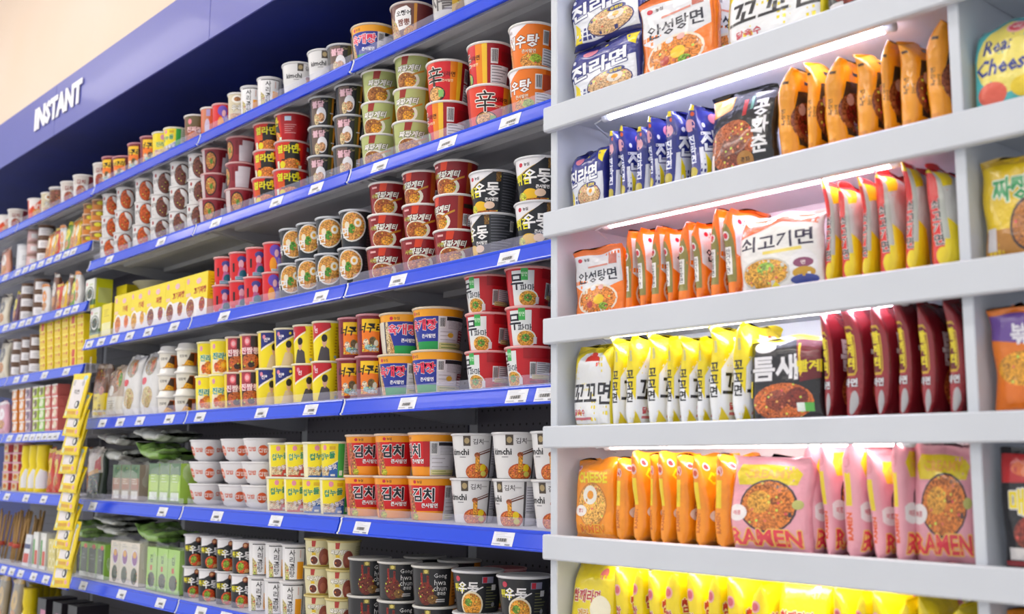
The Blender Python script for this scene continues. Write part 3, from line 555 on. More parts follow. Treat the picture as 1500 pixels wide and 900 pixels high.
for k, zr in LL.items():
    LZ[k] = CZ+zr+.0436
    for bay in (1, 0): shelf(bay, zr, '%s level, %s' % (LN[k], BN[bay]), LT[k], riser=(k in 'AG'))
for i, x in enumerate(BAYX[1:]):
    o = link('rack_post', boxes('rack_post', [(-.02, 0, 0, .02, .03, 2.25)], M_STEEL, .002), loc=(x if i < 4 else x-.022, YB+.003, 0))
    tagit(o, 'grey steel rack upright at the %s bay joint from left' % NUM[i], 'post', 'rack uprights')
for b in range(5):
    o = link('back_panel', boxes('back_panel', [(BAYX[b]+.022, 0, .1, BAYX[b+1]-.022 if b < 4 else BAYX[b+1]-.044, .012, 2.2)], M_DARK), loc=(0, YB, 0))
    tagit(o, 'dark perforated steel back panel of the '+BN[b], 'panel', 'rack back panels')
    o = link('base_plinth', boxes('base_plinth', [(BAYX[b]+.003, 0, 0, BAYX[b+1]-.003, .3, .16)], M_STEEL, .003), loc=(0, YF+.1, 0))
    tagit(o, 'grey steel rack plinth on the floor, '+BN[b], 'plinth', 'rack plinths')

# ------------------------------------------------------------------ white unit with lit compartments
YW = 1.39; WX0, WX1 = -1.516, -.08; WD = -.717
WTOP = [.985, .674, .471, .2705, .073, -.1205, -.32, -.52]        # upper edges of the front boards
WLOW = [.94, .627, .4235, .2235, .0335, -.1645, -.364, -.565]
wu = link('white_shelf_unit', None, loc=(WX0, YW, 0))
def wb(name, x0, y0, z0, x1, y1, z1, bev=.0015, m=None): return link(name, boxes(name, [(x0-WX0, y0, z0, x1-WX0, y1, z1)], m or M_WHITE, bev), wu)
wb('side_panel', WX0+.003, .018, 0, WX0+.021, .255, 2.42); wb('side_panel', WX1-.018, .018, 0, WX1, .255, 2.42)
wb('divider', WD, .018, 0, WD+.016, .235, 2.42)
wb('back_panel', WX0+.0215, .236, 0, WX1-.0185, .25, 2.42)
for i, (a, b) in enumerate(zip(WTOP, WLOW)):
    wb('front_board', WX0, 0, CZ+b, WX1, .0175, CZ+a, .0025)
    for x0, x1 in ((WX0+.0213, WD-.0003), (WD+.0163, WX1-.0183)):
        wb('shelf_board', x0, .018, CZ+a-.022, x1, .2355, CZ+a-.006)
tagit(wu, 'tall white wooden shelf unit with lit compartments of noodle bags', 'shelf unit')
WZ = [CZ+a-.006 for a in WTOP]
TINT = ['f4f0ff', 'f4f0ff', 'eee8ff', 'ffd8e4', 'f4f0ff', 'ffe6dc', 'fff0c8']
for i in range(1, 7):
    zt = CZ+WTOP[i-1]-.022-.0135
    x0, x1 = -1.39, -.825
    t = link('led_tube', None, loc=(x0, YW+.05, zt))
    tc_ = TINT[i]
    link('tube', tube('tube', [(0, 0, 0), ((x1-x0), 0, 0)], .0065, mat('lit_tube_'+tc_, 'ffffff', emit=tc_, estr=LED), 12), t)
    for xx in (-.012, x1-x0-.002): link('end_cap', tube('end_cap', [(xx, 0, 0), (xx+.014, 0, 0)], .0085, M_CAP, 12), t)
    link('cable', tube('cable', [(-.012, 0, 0), (-.04, .004, -.004), (-.06, .03, .001), (-.085, .1, -.01)], .0015, M_CAP, 6), t)
    link('base_strip', boxes('base_strip', [(-.012, -.006, .007, x1-x0+.012, .006, .0132)], M_CAP), t)
    tagit(t, 'thin lit tube lamp under the white shelf of compartment row %s' % ['', 'one', 'two', 'three', 'four', 'five', 'six'][i], 'lamp', 'lit tubes in the white unit')

# ------------------------------------------------------------------ cups on the blue racks
SN = {k: NAMES[k]+' blue shelf' for k in NAMES}
# top shelf, one tier
TOPS = [('whitered', [136], -25), ('maroonyellow', [147, 187, 205], [-40, -30, -8]), ('yellowpink', [222], -8), ('noodleblue', [239], -35), ('brownred', [269], -10), ('orange', [294], 0), ('redart2', [310], 0), ('beige', [334], -5),
        ('oxbone', [347, 376], [-10, 5]), ('paperwhite', [413, 449], [25, 20]), ('blackpink', [477], 5), ('navy', [514], -22), ('squid', [572], -20), ('grey', [632, 676], -15)]
for k, l, t in TOPS: stacks(SN['A'], ZS['A'], k, l, 1, t, jit=3)
cup('maroonbig', .054, .085, '6a1422', KIND['maroonyellow']['sh'], 'wide maroon noodle cup with yellow panel', rim='c88a94', lid='9a4a58')
stacks(SN['A'], ZS['A'], 'maroonbig', [157], 1, -30)
# second shelf
for k, l, n, t in [('soupcup', [146, 166, 194], 3, -10), ('beancup', [219, 246, 272], 3, -10), ('maroonbowl', [291, 328], 3, [0, (5, -48, -42)]), ('redburst', [368, 399], 3, [0, (10, 8, -70)]), ('blackpink', [449, 487], 3, [0, 5]),
                   ('olive', [527, 575], 3, [(-5, -12, 8), (4, -16, -10)]), ('shin', [623, 682], 2, [(-72, -20), (10, -70)]), ('saewoo', [744], 2, [(-42, -22)])]:
    stacks(SN['B'], ZS['B'], k, l, n, t, jit=5)
# third shelf
for k, l, n, t in [('redart', [310, 334, 357], 2, 0), ('redart2', [383], 2, 0), ('ramenblack', [406, 424, 459, 494], 2, [5, 0, 5, -5]), ('darkred', [537, 587, 634], 3, [(10, 5, 0), (8, 0, -25), (5, -45, -15)]), ('udon', [687, 754], 2, [(-45, -12), (0, 2)])]:
    stacks(SN['C'], ZS['C'], k, l, n, t, jit=4)
# fourth shelf
for k, l, n, t in [('jar', [230, 255], 3, [-12, -5]), ('yellow', [285, 305], 2, 0), ('brownpink', [328, 349], 2, [5, 0]), ('yellowblue', [374, 399], 2, [5, 0]), ('yellowred', [427, 456], 2, [(5, -35), (-10, -15)]), ('maroonyellow', [492, 515], 2, [0, 0]),
                   ('navy', [549, 602], 2, [(-25, 2), (-35, -35)]), ('radish', [680, 739], 3, [(-30, -8, -25), (-38, 0, 8)])]:
    stacks(SN['D'], ZS['D'], k, l, n, t, jit=3)
# fifth shelf
for k, l, n, t in [('ricebowl', [276, 320, 353], 3, 0), ('noodlered', [390, 414], 2, [0, 0]), ('noodleblue', [440, 466], 2, [(-15, 12), (5, -30)]), ('orangered', [504, 546, 597], 2, [0, [0, 0][0], (-12, -50)]), ('paperwhite', [659, 720, 777], 2, [(5, 8), (-25, 10), (-10, -10)])]:
    stacks(SN['E'], ZS['E'], k, l, n, t, jit=3)
# sixth shelf
for k, l, n, t in [('udontall', [267, 290, 314, 337], 2, [5, 0, 5, 0]), ('oxbone', [362, 386, 410], 2, [5, 5, 0]), ('cream', [444, 476], 3, [-5, 0]), ('serif', [509, 552, 603], 2, [15, 5, 0]), ('udonwide', [662, 728], 2, [-15, -5])]:
    stacks(SN['F'], ZS['F'], k, l, n, t, jit=3)

# ------------------------------------------------------------------ noodle bags in the white unit
# bag print: u in mm (0 = middle of the front, about -76 = left side, +76 = right side), v 0..1
BW, BH, BT = .125, .15, .038
BAG = {}
def bag(name, bg, shapes, desc, w=BW, h=BH, t=BT, stand=False, crumple=1.0, obj='noodle_bag', cat='bag', n=2):
    BAG[name] = dict(bg=bg, sh=shapes, desc=desc, w=w, h=h, t=t, stand=stand, cr=crumple, obj=obj, cat=cat, me=[None]*n)
def bag_mesh(k, i):
    d = BAG[k]; i %= len(d['me'])
    if d['me'][i] is None:
        d['me'][i] = build_print(d['obj'], bag_surf(d['w'], d['h'], d['t'], hash_seed(k)+i*17, stand=d['stand'], crumple=d['cr']), d['bg'], d['sh'], [M_FILM, M_FFOOD], 5e-5, 1.2e-4)
    return d['me'][i]
def hash_seed(k): return sum((j+1)*ord(c) for j, c in enumerate(k))
SEALS = lambda c: [Rr(-160, .0, 160, .05, c), Rr(-160, .95, 160, 1, c)]
def side(u, *shapes): return list(shapes)
bag('navybag', '2a2f78', flat(Rr(-62,.05,62,.62,'dfe2ea'), P_([(-62,.95),(62,.95),(62,.6),(-62,.46)],'2c3488'), P_([(-50,.05),(-36,.05),(-42,.3),(-52,.4)],'ecd51c'), P_([(40,.95),(62,.95),(62,.74),(50,.8)],'ecd51c'), E_(14,.24,42,.2,'2a2a6a'), E_(14,.24,40,.185,'d8b48a',True), E_(26,.3,14,.08,'e9dfd0'), E_(26,.3,6,.035,'eda52a'), T_('진라면',-4,.58,.26,'eef0f6',.06,shear=.15,ol='232a78',olw=.07,rot=.12), E_(-20,.84,13,.07,'d87a90'), E_(28,.4,16,.05,'2c3078'), T_('순한맛',28,.4,.05,'ecd51c',.03), E_(-48,.74,4,.03,'e9e9f6'), E_(8,.88,3,.02,'e0d030'),
    Rr(-100,.05,-62,.95,'2a2f7c'), Rr(62,.05,100,.95,'2a2f7c'), E_(-76,.74,10,.075,'dfa0b0'), T_('진\n라\n면',-76,.45,.34,'e4e6f2',.05,ol='5a64b0',olw=.04), E_(-76,.16,9,.07,'b8a838'), E_(-70,.88,4,.03,'d8552a'), Rr(-90,.93,-66,1,'e2c820'), Rr(-88,.03,-66,.06,'e2c820')), 'navy blue noodle bag')
bag('whitebag', 'e46a14', flat(Rr(-62,.05,62,.95,'ee7a1a'), P_([(-58,.5),(58,.5),(58,.93),(-58,.93)],'dcdde2'), P_([(-58,.5),(58,.5),(30,.42),(-30,.38)],'dcdde2'), E_(0,.26,50,.22,'e9dcc8'), E_(0,.26,46,.195,'e08a34',True), E_(8,.26,12,.07,'ecc41e'), E_(-14,.2,9,.05,'b83a2a'), E_(18,.16,10,.05,'8ab83a',True), T_('안성탕면',0,.6,.17,'2a2a3a',.02), E_(-40,.86,5,.03,'c8203a'), T_('농심',-24,.86,.05,'5a4a50',.03), Rr(-22,.73,30,.755,'d88a7a'), Rr(32,.74,50,.88,'c06a5a'), E_(-8,.43,7,.035,'dfe0e6'), E_(12,.43,7,.035,'e8b0a8'),
    Rr(-100,.05,-62,.95,'ee7c16'), E_(-76,.52,15,.32,'8a8240'), Rr(-91,.2,-61,.5,'8a8240'), E_(-76,.7,7,.05,'e6e0da'), E_(-76,.7,4.5,.032,'c8203a'), Rr(-84,.28,-68,.58,'e6e4e0'), T_('안\n성\n탕\n면',-76,.43,.27,'4a4a52',.02), Rr(62,.05,100,.95,'e87414')), 'orange and white noodle bag')
bag('kkobag', 'e9d31a', flat(P_([(-62,.05),(62,.05),(62,.8),(30,.92),(-20,.92),(-62,.6)],'e6e7e9'), P_([(-62,.95),(-62,.55),(-34,.8),(-22,.95)],'e9d31a'), P_([(40,.95),(62,.95),(62,.7)],'e9d31a'), E_(-2,.8,12,.07,'d83a2e'), E_(10,.85,11,.08,'d83a2e'), E_(22,.8,11,.07,'d83a2e'), P_([(-30,.62),(40,.62),(30,.8),(-14,.8)],'e6e7e9'), T_('꼬꼬면',4,.42,.28,'24222a',.02,shear=.1), T_('닭육수',-28,.19,.08,'c83a4a',.03), Rr(-44,.1,10,.13,'c86a74'), P_([(-62,.05),(-40,.05),(-62,.2)],'d8c018'),
    P_([(-98,.05),(-60,.05),(-60,.3),(-98,.78)],'e3e4e6'), P_([(-98,.95),(-60,.95),(-60,.3),(-98,.78)],'ead41c'), P_([(-98,.95),(-86,.95),(-90,.8),(-98,.8)],'dcdcdc'), Rr(-97,.66,-88,.74,'c83a3a'), Rr(-74,.74,-68,.86,'c8c07a'), T_('꼬\n꼬\n면',-73,.46,.36,'2a2628',.03), Rr(62,.05,100,.95,'e3d020')), 'white and yellow noodle bag')
bag('blackbag', '1e1d20', flat(E_(-14,.36,46,.3,'a8562a',True), E_(-10,.3,26,.18,'7a3a22',True), T_('공\n화\n춘',40,.52,.62,'e6e6e6',.04), P_([(-62,.74),(-20,.8),(-14,.95),(-62,.95)],'e0901e'), E_(14,.16,15,.1,'a8742e'), T_('공화',14,.16,.06,'3a2a1a',.02), Rr(4,.68,12,.88,'a82a2a'), Rr(18,.74,24,.9,'5a8a7a'), Rr(-62,.02,62,.07,'c8822a'), Rr(-56,.12,-50,.3,'e8d8d0')), 'black noodle bag with white vertical lettering')
bag('orangeblack', 'e69416', flat(P_([(-48,.2),(62,.1),(62,.84),(-46,.76),(-54,.5)],'262226'), E_(-26,.44,34,.22,'8a4a2e',True), E_(-30,.42,16,.12,'7a2220',True), E_(-36,.58,8,.06,'c89a8a'), Rr(-104,.0,-60,1,'e89818'), T_('짜장면',-73,.5,.06,'4a3010',.02,rot=1.5708), T_('Jjajang',-63,.46,.04,'5a3a10',.01,rot=1.5708), Rr(-80,.1,-66,.16,'d07f12'), Rr(-76,.84,-64,.87,'4a3014'), Rr(62,.05,100,.95,'e08e14'), Rr(-30,.86,10,.9,'2e2a2c')), 'orange noodle bag with black picture panel')
bag('beefbag', 'e8e6e4', flat(P_([(-62,.95),(62,.95),(62,.78),(10,.86),(-62,.72)],'e2622a'), T_('쇠고기면',0,.63,.2,'2e2440',.02), Rr(-20,.48,40,.52,'e9d46a'), E_(-18,.24,40,.2,'c8c4bc'), E_(-18,.24,37,.18,'d8a43a',True), E_(-16,.3,14,.08,'8ab84a',True), E_(40,.28,20,.2,'e9e7ea'), E_(40,.32,14,.06,'8a4a6a'), E_(40,.2,16,.07,'c89a2a'), E_(40,.12,20,.06,'3a4a9a'), P_([(-8,.05),(8,.05),(0,.12)],'e6d020'), T_('면',40,.32,.05,'f0e0e0',.02)), 'white noodle bag with orange top and black lettering')
bag('redgrey', 'd22c2a', flat(P_([(-62,.05),(62,.05),(62,.95),(-62,.95)],'c8cac6'), E_(6,.5,32,.36,'c87a3a',True), E_(0,.5,16,.2,'d8a848',True), P_([(-62,.05),(-20,.05),(-42,.42),(-62,.5)],'ebd41c'), E_(26,.16,26,.12,'3a4a9e'), P_([(-62,.95),(-30,.95),(-44,.8),(-62,.78)],'e9d020'), Rr(-100,.0,-60,1,'d42e2c'), T_('쇠\n고\n기\n면',-73,.46,.42,'2e2a30',.02,ol='dedcd8',olw=.05), P_([(-70,.06),(-58,.06),(-58,.36),(-66,.3)],'ecd61c'), Rr(-68,.3,-60,.95,'b4b8b0'), E_(-70,.15,8,.08,'e8d020'), Rr(62,.05,100,.95,'ece0d8'), Rr(-98,.92,-66,1,'e4c81e')), 'red and grey noodle bag')
bag('spicebag', '201d20', flat(T_('틈새',-14,.64,.3,'eceaec',.09,ol='3a3438',olw=.05), E_(0,.24,52,.22,'c8682e',True), E_(-8,.26,20,.12,'8a3a22',True), E_(26,.28,18,.12,'7a2a1c',True), Rr(-58,.0,60,.06,'5a3a2a'), P_([(22,.95),(62,.95),(62,.5),(30,.46)],'6a1420'), P_([(26,.9),(30,.9),(34,.52),(30,.52)],'e8c020'), T_('빨계',44,.64,.14,'ecd81e',.05), Rr(26,.12,38,.22,'dfe8df'), Rr(38,.12,52,.22,'5ab04a'), E_(-30,.88,18,.06,'e6e2e2'), Rr(-60,.95,60,1,'e8d020'), P_([(-60,.3),(-54,.3),(-54,.5),(-60,.5)],'e0c820')), 'black noodle bag with noodle picture')
bag('maroonbag', '882228', flat(Rr(-100,.0,-58,1,'92282e'), P_([(-85,.42),(-82,.38),(-70,.38),(-67,.42),(-67,.76),(-70,.8),(-82,.8),(-85,.76)],'c8a026'), P_([(-83,.43),(-81,.4),(-71,.4),(-69,.43),(-69,.75),(-71,.78),(-81,.78),(-83,.75)],'6a1a14'), T_('빨\n계\n떡',-76,.59,.32,'e9d61e',.08), T_('라면',-76,.32,.07,'d8d6da',.05,ol='2a2a30',olw=.06), E_(-70,.15,5,.1,'a8a6a8'), Rr(-58,.05,62,.95,'6a161e'), T_('틈새',0,.6,.3,'dedada',.08), E_(0,.28,40,.2,'a8562a',True), Rr(-92,.1,-89,.35,'b0a8a8')), 'maroon noodle bag with yellow plaque')
bag('cheesebag', 'f0941a', flat(T_('CHEESE',0,.76,.14,'ecd81e',.06,ol='d8a01a',olw=.04), E_(0,.42,44,.28,'c8782a'), E_(0,.42,41,.26,'ecb85a',True), E_(-8,.54,20,.12,'f0ece0'), E_(-8,.54,9,.055,'eb9a2a'), E_(-34,.34,18,.07,'efe8e2'), T_('쫄깃',-34,.34,.05,'c03a3a',.02), T_('RAMEN',0,.12,.11,'d86a1a',.06,ol='f2c83a',olw=.05), E_(-44,.88,9,.04,'e6c8d0'), E_(-44,.88,6,.025,'c03a4a'), Rr(-100,.05,-60,.95,'ef9418'), Rr(-81,.42,-70,.72,'ead01c'), E_(-75,.82,9,.06,'e2b8b0'), E_(-75,.82,5,.035,'c8503a'), T_('RAMEN',-75,.26,.05,'c86a14',.03,rot=1.5708), Rr(62,.05,100,.95,'ec9016'), E_(80,.6,4,.03,'f2ead0')), 'orange noodle bag with yellow stripe')
bag('pinkbag', 'e4a0ae', flat(P_([(-46,.7),(46,.7),(52,.82),(40,.92),(-40,.92),(-52,.82)],'e2cc1c'), T_('CREAMY',0,.82,.1,'e8b04a',.05), E_(4,.48,46,.28,'3a3036'), E_(4,.48,43,.26,'cf7a2e',True), E_(-10,.52,20,.12,'d8a03a',True), E_(-46,.4,17,.09,'e9e2e2'), T_('매콤',-46,.4,.05,'c84a5a',.02), T_('RAMEN',0,.15,.17,'dc3c4c',.07,ol='eec05a',olw=.05), E_(50,.5,8,.05,'b8b86a'), Rr(-100,.05,-60,.95,'e3a0ac'), Rr(-81,.45,-71,.74,'e4cc22'), E_(-76,.84,8,.055,'d8909a'), T_('RAMEN',-76,.27,.055,'dc5238',.03,ol='e8a05a',olw=.03,rot=1.5708), Rr(62,.05,100,.95,'e09aa8')), 'pink noodle bag with yellow stripe')
bag('yellowbag', 'e6cf16', flat(Rr(-62,.05,62,.95,'e8d21a'), E_(30,.86,10,.055,'d8707a'), T_('참깨라면',-10,.62,.14,'b83a3a',.05,ol='f0ece0',olw=.06), T_('계란',-16,.42,.12,'d8982a',.04,ol='f2eee0',olw=.05), E_(30,.5,26,.14,'efe8d0'), E_(10,.22,40,.16,'d89a3a',True), E_(-76,.74,9,.06,'dca0a0'), E_(-76,.74,6,.04,'c85a6a'), T_('참\n깨',-76,.46,.22,'b84a4a',.04,ol='efe6c8',olw=.05), Rr(-86,.1,-66,.3,'c8bc8a',True), Rr(62,.05,100,.95,'e2cb16')), 'yellow noodle bag with pink round mark')
bag('tealbag', '4fb4b8', flat(E_(0,.56,54,.38,'e6d66a'), T_('Real',-14,.7,.16,'2f3a7a',.03,shear=.2), T_('Cheese',0,.48,.18,'34408a',.03,shear=.2), E_(16,.86,18,.07,'e2a0a8'), E_(16,.86,14,.05,'cc4a58'), T_('라면',16,.86,.05,'efe0e0',.02), E_(-24,.2,26,.12,'e0604a'), E_(30,.22,22,.1,'e6c82a'), Rr(-62,.05,62,.1,'56b8c0'), Rr(-100,.05,-60,.6,'d8c81e')), 'teal noodle bag with yellow disc')
bag('jajangbag', 'd9b91a', flat(Rr(-62,.05,62,.32,'b0782a'), T_('짜장',-6,.7,.24,'2f9a5a',.08,ol='e8ecd8',olw=.05), E_(24,.34,34,.26,'3a2a26'), E_(24,.34,30,.23,'b0702e',True), Rr(-54,.12,-36,.34,'c8c4c8'), Rr(-62,.93,62,1,'b8962a')), 'golden yellow noodle bag with green lettering')
bag('purplebag', 'e0781a', flat(P_([(-62,.7),(62,.6),(62,.95),(-62,.95)],'6a4a9a'), T_('볶음',8,.74,.2,'e4e2ea',.07), T_('면',-10,.46,.2,'ecd41e',.08), E_(34,.36,24,.14,'2a2a34',True), Rr(-62,.05,62,.3,'df7214'), E_(0,.42,50,.16,'dca02a',True)), 'orange noodle bag with purple top')
bag('firebag', '1c1a1e', flat(Rr(-62,.72,62,.95,'b8282a'), E_(-10,.84,30,.07,'d86a3a'), T_('매운',-14,.56,.22,'ecd61e',.08,ol='e2e0e0',olw=.05), E_(30,.56,14,.1,'c83a3a'), E_(4,.3,42,.16,'8a3426',True), E_(30,.3,12,.06,'b8c83a'), Rr(-50,.08,-14,.18,'d8d4d4'), Rr(-62,.03,62,.07,'a01e26')), 'black and red noodle bag')

def put_bag(k, x, y, z, rz, sx=1, sy=1, sz=1, rx=0, ry=0, v=0, name=None):
    d = BAG[k]; o = link(name or d['obj'], bag_mesh(k, v), None, (x, y, z), rz, rx, ry); o.scale = (sx, sy, sz); return o
ROWN = ['', 'top', 'second', 'third', 'fourth', 'fifth', 'sixth']
def edge_run(row, k, lefts, end, hpx, words, last_front=False, yf=1.425):
    "bags standing side by side with their narrow side to the aisle; hpx = height in metres"
    z = WZ[row]; L = list(lefts)+[end]; n = len(lefts)
    X = [px_x(p, yf+.004, z+.07) for p in L]
    for i in range(n):
        w = X[i+1]-X[i]; t = min(.046, w*1.0); hh = hpx*rnd.uniform(.93, 1.04)
        a = rnd.uniform(-.035, .035); wd = rnd.uniform(.9, 1.02)
        x = (X[i]+X[i+1])/2; ly = yf+BW*wd/2+rnd.uniform(0, .006)
        o = put_bag(k, x, ly, z+.001, math.pi/2+a, wd, t/BT*.88, hh/BH, v=i)
        tagit(o, '%s, side on, %s, %s white shelf' % (BAG[k]['desc'], NUM[i]+' from left', ROWN[row]), 'bag', BAG[k]['desc']+'s on the %s white shelf' % ROWN[row])
def front_bag(row, k, x0, x1, h, rz=.0, y=1.445, dz=0, rx=-.05, words=None, sy=1.0):
    z = WZ[row]+dz; a = px_x(x0, y-.012, z+h*.5); b = px_x(x1, y-.012, z+h*.5); w = b-a
    o = put_bag(k, (a+b)/2, y, z+.001, rz, w/BW, sy, h/BH, rx)
    tagit(o, '%s facing front, %s, %s white shelf' % (BAG[k]['desc'], words, ROWN[row]) if words else '%s facing front, %s white shelf' % (BAG[k]['desc'], ROWN[row]), 'bag', 'front facing noodle bags in the white unit')
    return o
# row one
front_bag(1, 'navybag', 834, 936, .118, words='lower of two'); front_bag(1, 'navybag', 834, 938, .12, dz=.121, words='upper of two', y=1.45)
front_bag(1, 'whitebag', 934, 1046, .155, words='beside navy bags')
o = put_bag('whitebag', px_x(1052, 1.47, WZ[1]+.07), 1.50, WZ[1]+.001, 1.25, .95, .7, 1, v=1); tagit(o, 'orange and white noodle bag, side on, between front facing bags, top white shelf', 'bag')
front_bag(1, 'kkobag', 1058, 1204, .16, words='with black brush lettering')
front_bag(1, 'firebag', 1204, 1290, .15, words='right of white bag'); front_bag(1, 'spicebag', 1296, 1378, .15, words='at the divider')
# row two
front_bag(2, 'navybag', 834, 886, .118, rz=-.05, words='left end'); edge_run(2, 'navybag', [884, 903, 921, 947, 964, 998], 1038, .145, '')
front_bag(2, 'blackbag', 1036, 1133, .145); edge_run(2, 'orangeblack', [1129, 1172, 1196, 1240, 1284, 1306, 1348], 1390, .155, '')
# row three
front_bag(3, 'whitebag', 838, 914, .128, words='left end'); edge_run(3, 'whitebag', [913, 927, 948, 968, 985, 1011, 1032, 1053], 1082, .148, '')
front_bag(3, 'beefbag', 1080, 1204, .125, y=1.43); edge_run(3, 'redgrey', [1202, 1226, 1256, 1278, 1316, 1348], 1402, .158, '')
# row four
front_bag(4, 'kkobag', 836, 892, .15, words='left end'); edge_run(4, 'kkobag', [890, 911, 937, 971, 988, 1013, 1032, 1063], 1096, .152, '')
front_bag(4, 'spicebag', 1092, 1204, .13); edge_run(4, 'maroonbag', [1199, 1222, 1268, 1306, 1338, 1374], 1412, .168, '')
# row five
front_bag(5, 'cheesebag', 839, 898, .14, words='left end'); edge_run(5, 'cheesebag', [896, 920, 945, 961, 984, 1009, 1036], 1072, .148, '')
front_bag(5, 'pinkbag', 1064, 1184, .142, words='beside orange bags', y=1.43); edge_run(5, 'pinkbag', [1170, 1197, 1225, 1266, 1300], 1330, .158, '')
o = front_bag(5, 'pinkbag', 1334, 1423, .158, rz=.2, words='beside the divider', y=1.47)
# row six
front_bag(6, 'yellowbag', 832, 898, .16, words='left end'); edge_run(6, 'yellowbag', [895, 922, 944, 968, 1002, 1033, 1060, 1094], 1130, .165, '')
front_bag(6, 'yellowbag', 1134, 1212, .165, rz=.1, words='middle of row', y=1.455)
BAG['yellowbag2'] = dict(BAG['yellowbag'], desc='yellow noodle bag in right half')
edge_run(6, 'yellowbag2', [1215, 1246, 1276, 1306, 1340, 1378], 1425, .165, '')
# right hand compartment
for row, k, a, b, h, y in [(1, 'cheesebag', 1425, 1540, .15, 1.45), (2, 'tealbag', 1421, 1530, .135, 1.44), (3, 'jajangbag', 1434, 1545, .14, 1.44), (4, 'purplebag', 1449, 1560, .14, 1.44), (5, 'firebag', 1462, 1585, .15, 1.44), (6, 'cheesebag', 1470, 1590, .15, 1.44)]:
    front_bag(row, k, a, b, h, y=y, words='right of the divider')

# ------------------------------------------------------------------ boxes and pouches
BOXK = {}
def boxk(name, w, h, d, bg, shapes, desc, obj, cat='box'): BOXK[name] = dict(w=w, h=h, d=d, bg=bg, sh=shapes, desc=desc, obj=obj, cat=cat, me=None)
def box_mesh(k):
    d = BOXK[k]
    if d['me'] is None: d['me'] = build_print(d['obj'], box_surf(d['w'], d['h'], d['d']), d['bg'], d['sh'], [M_PRINT, M_FOOD], 4e-5, 1e-4)
    return d['me']
def put_box(k, px, z, yf=1.556, label=None, rz=0, rx=0, group=None, x=None):
    d = BOXK[k]; X = px_x(px, yf, z+d['h']/2)+d['w']/2 if x is None else x
    o = link(d['obj'], box_mesh(k), None, (X, yf, z+.0006), rz, rx)
    if label: tagit(o, label, d['cat'], group)
    return o
def put_pouch(k, px, z, label, sx=1, sz=1, rz=0, rx=-.04, yf=1.556, sy=1, v=0, group=None):
    d = BAG[k]; yc = yf+d['t']*sy/2+.002
    X = px_x(px, yc, z+d['h']*sz/2)+d['w']*sx/2
    o = put_bag(k, X, yc+.006, z+.001, rz, sx, sy, sz, rx, v=v); tagit(o, label, d['cat'], group); return o

# yellow display boxes on the third shelf
def fit(shapes, half):
    k = half/62.0; g = lambda u: u*k if abs(u) <= 62 else half+(u-62)
    return [('p', [(g(u), v) for u, v in q[1]], q[2], q[3]) if q[0] == 'p' else q[:2]+(g(q[2]),)+q[3:] for q in shapes]
def curry(c1, c2, word, tcol='c8501e'): return flat(P_([(-62,.0),(62,0),(62,.36),(20,.44),(-20,.42),(-62,.3)],'e6e3e4'), E_(-30,.24,26,.25,'efeaea'), E_(-30,.22,22,.21,c1,True), E_(34,.26,16,.17,c2,True), P_([(-4,.0),(8,.0),(16,.36),(8,.42)],'eae6ea'), E_(-46,.86,8,.07,'e6a8b4'), E_(14,.82,14,.07,'e9b8c0'), T_(word,22,.6,.17,tcol,.03), Rr(-56,.5,-30,.58,'ecc8a8'), Rr(62.5,0,112,.36,'d8b0a0'), Rr(68,.42,104,.9,'e6cf14'), INFO(70,.45,102,.85,'ead31a','b89a1e',6))
for i, (px, c1, c2, w) in enumerate([(167, 'd8782a', 'e0702a', '카레'), (191, 'd8a02a', 'e0a02e', '카레'), (214, '8a4a4a', '9a3a4a', '짜장'), (242, '8a4030', 'a04a2a', '고기짜장'), (271, '9a4a34', 'a84030', '고기짜장')]):
    bw_ = px_x([191, 214, 242, 271, 304][i], 1.556, ZS['C']+.07)-px_x(px, 1.556, ZS['C']+.07)-.0012
    k = 'curry%d' % i; boxk(k, bw_, .138, .05, 'efd91c', fit(curry(c1, c2, w), bw_*500), '', 'sauce_box')
    put_box(k, px, ZS['C'], label='yellow sauce box with bowl picture, %s from left in row of five' % NUM[i], group='yellow sauce boxes on the third shelf')
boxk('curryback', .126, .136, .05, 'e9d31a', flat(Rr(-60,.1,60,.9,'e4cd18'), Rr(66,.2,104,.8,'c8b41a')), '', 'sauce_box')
put_box('curryback', 0, ZS['C'], yf=1.62, x=px_x(290, 1.62, ZS['C']+.07)+.06, label='yellow sauce box standing behind the row of five')
boxk('seasnack', .088, .115, .07, 'e6e8e2', flat(Rr(-50,.0,50,.12,'e6d41a'), Rr(-50,.12,50,.3,'5a7a4a'), E_(0,.45,42,.3,'3a4a34'), E_(0,.5,32,.22,'e2e4e0'), E_(0,.5,27,.17,'39463c',True), E_(-30,.85,8,.06,'e09aa0'), Rr(-6,.78,30,.84,'c8d0b0'), T_('김',10,.66,.12,'5a6a5a',.03), Rr(50.5,0,120,1,'c9cc1e'), Rr(60,.2,110,.7,'b8c07a')), '', 'seaweed_box')
put_box('seasnack', 132, ZS['C'], yf=1.556, label='white and green seaweed box, lower of two beside yellow boxes')
put_box('seasnack', 125, ZS['C']+.1162, yf=1.552, label='white and green seaweed box, upper of two beside yellow boxes')
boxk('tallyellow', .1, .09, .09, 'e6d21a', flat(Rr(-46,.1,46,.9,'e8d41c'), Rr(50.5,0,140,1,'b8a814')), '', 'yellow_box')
put_box('tallyellow', 133, ZS['C']+.116+.1168-.1168, yf=1.64, label='plain yellow box behind the seaweed boxes', x=-4.15)
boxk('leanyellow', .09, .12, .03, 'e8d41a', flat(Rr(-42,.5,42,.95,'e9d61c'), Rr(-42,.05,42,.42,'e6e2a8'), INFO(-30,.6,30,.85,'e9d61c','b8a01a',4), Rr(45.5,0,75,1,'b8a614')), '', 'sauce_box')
put_box('leanyellow', 149, ZS['C'], yf=1.56, label='small yellow box between seaweed boxes and sauce boxes')
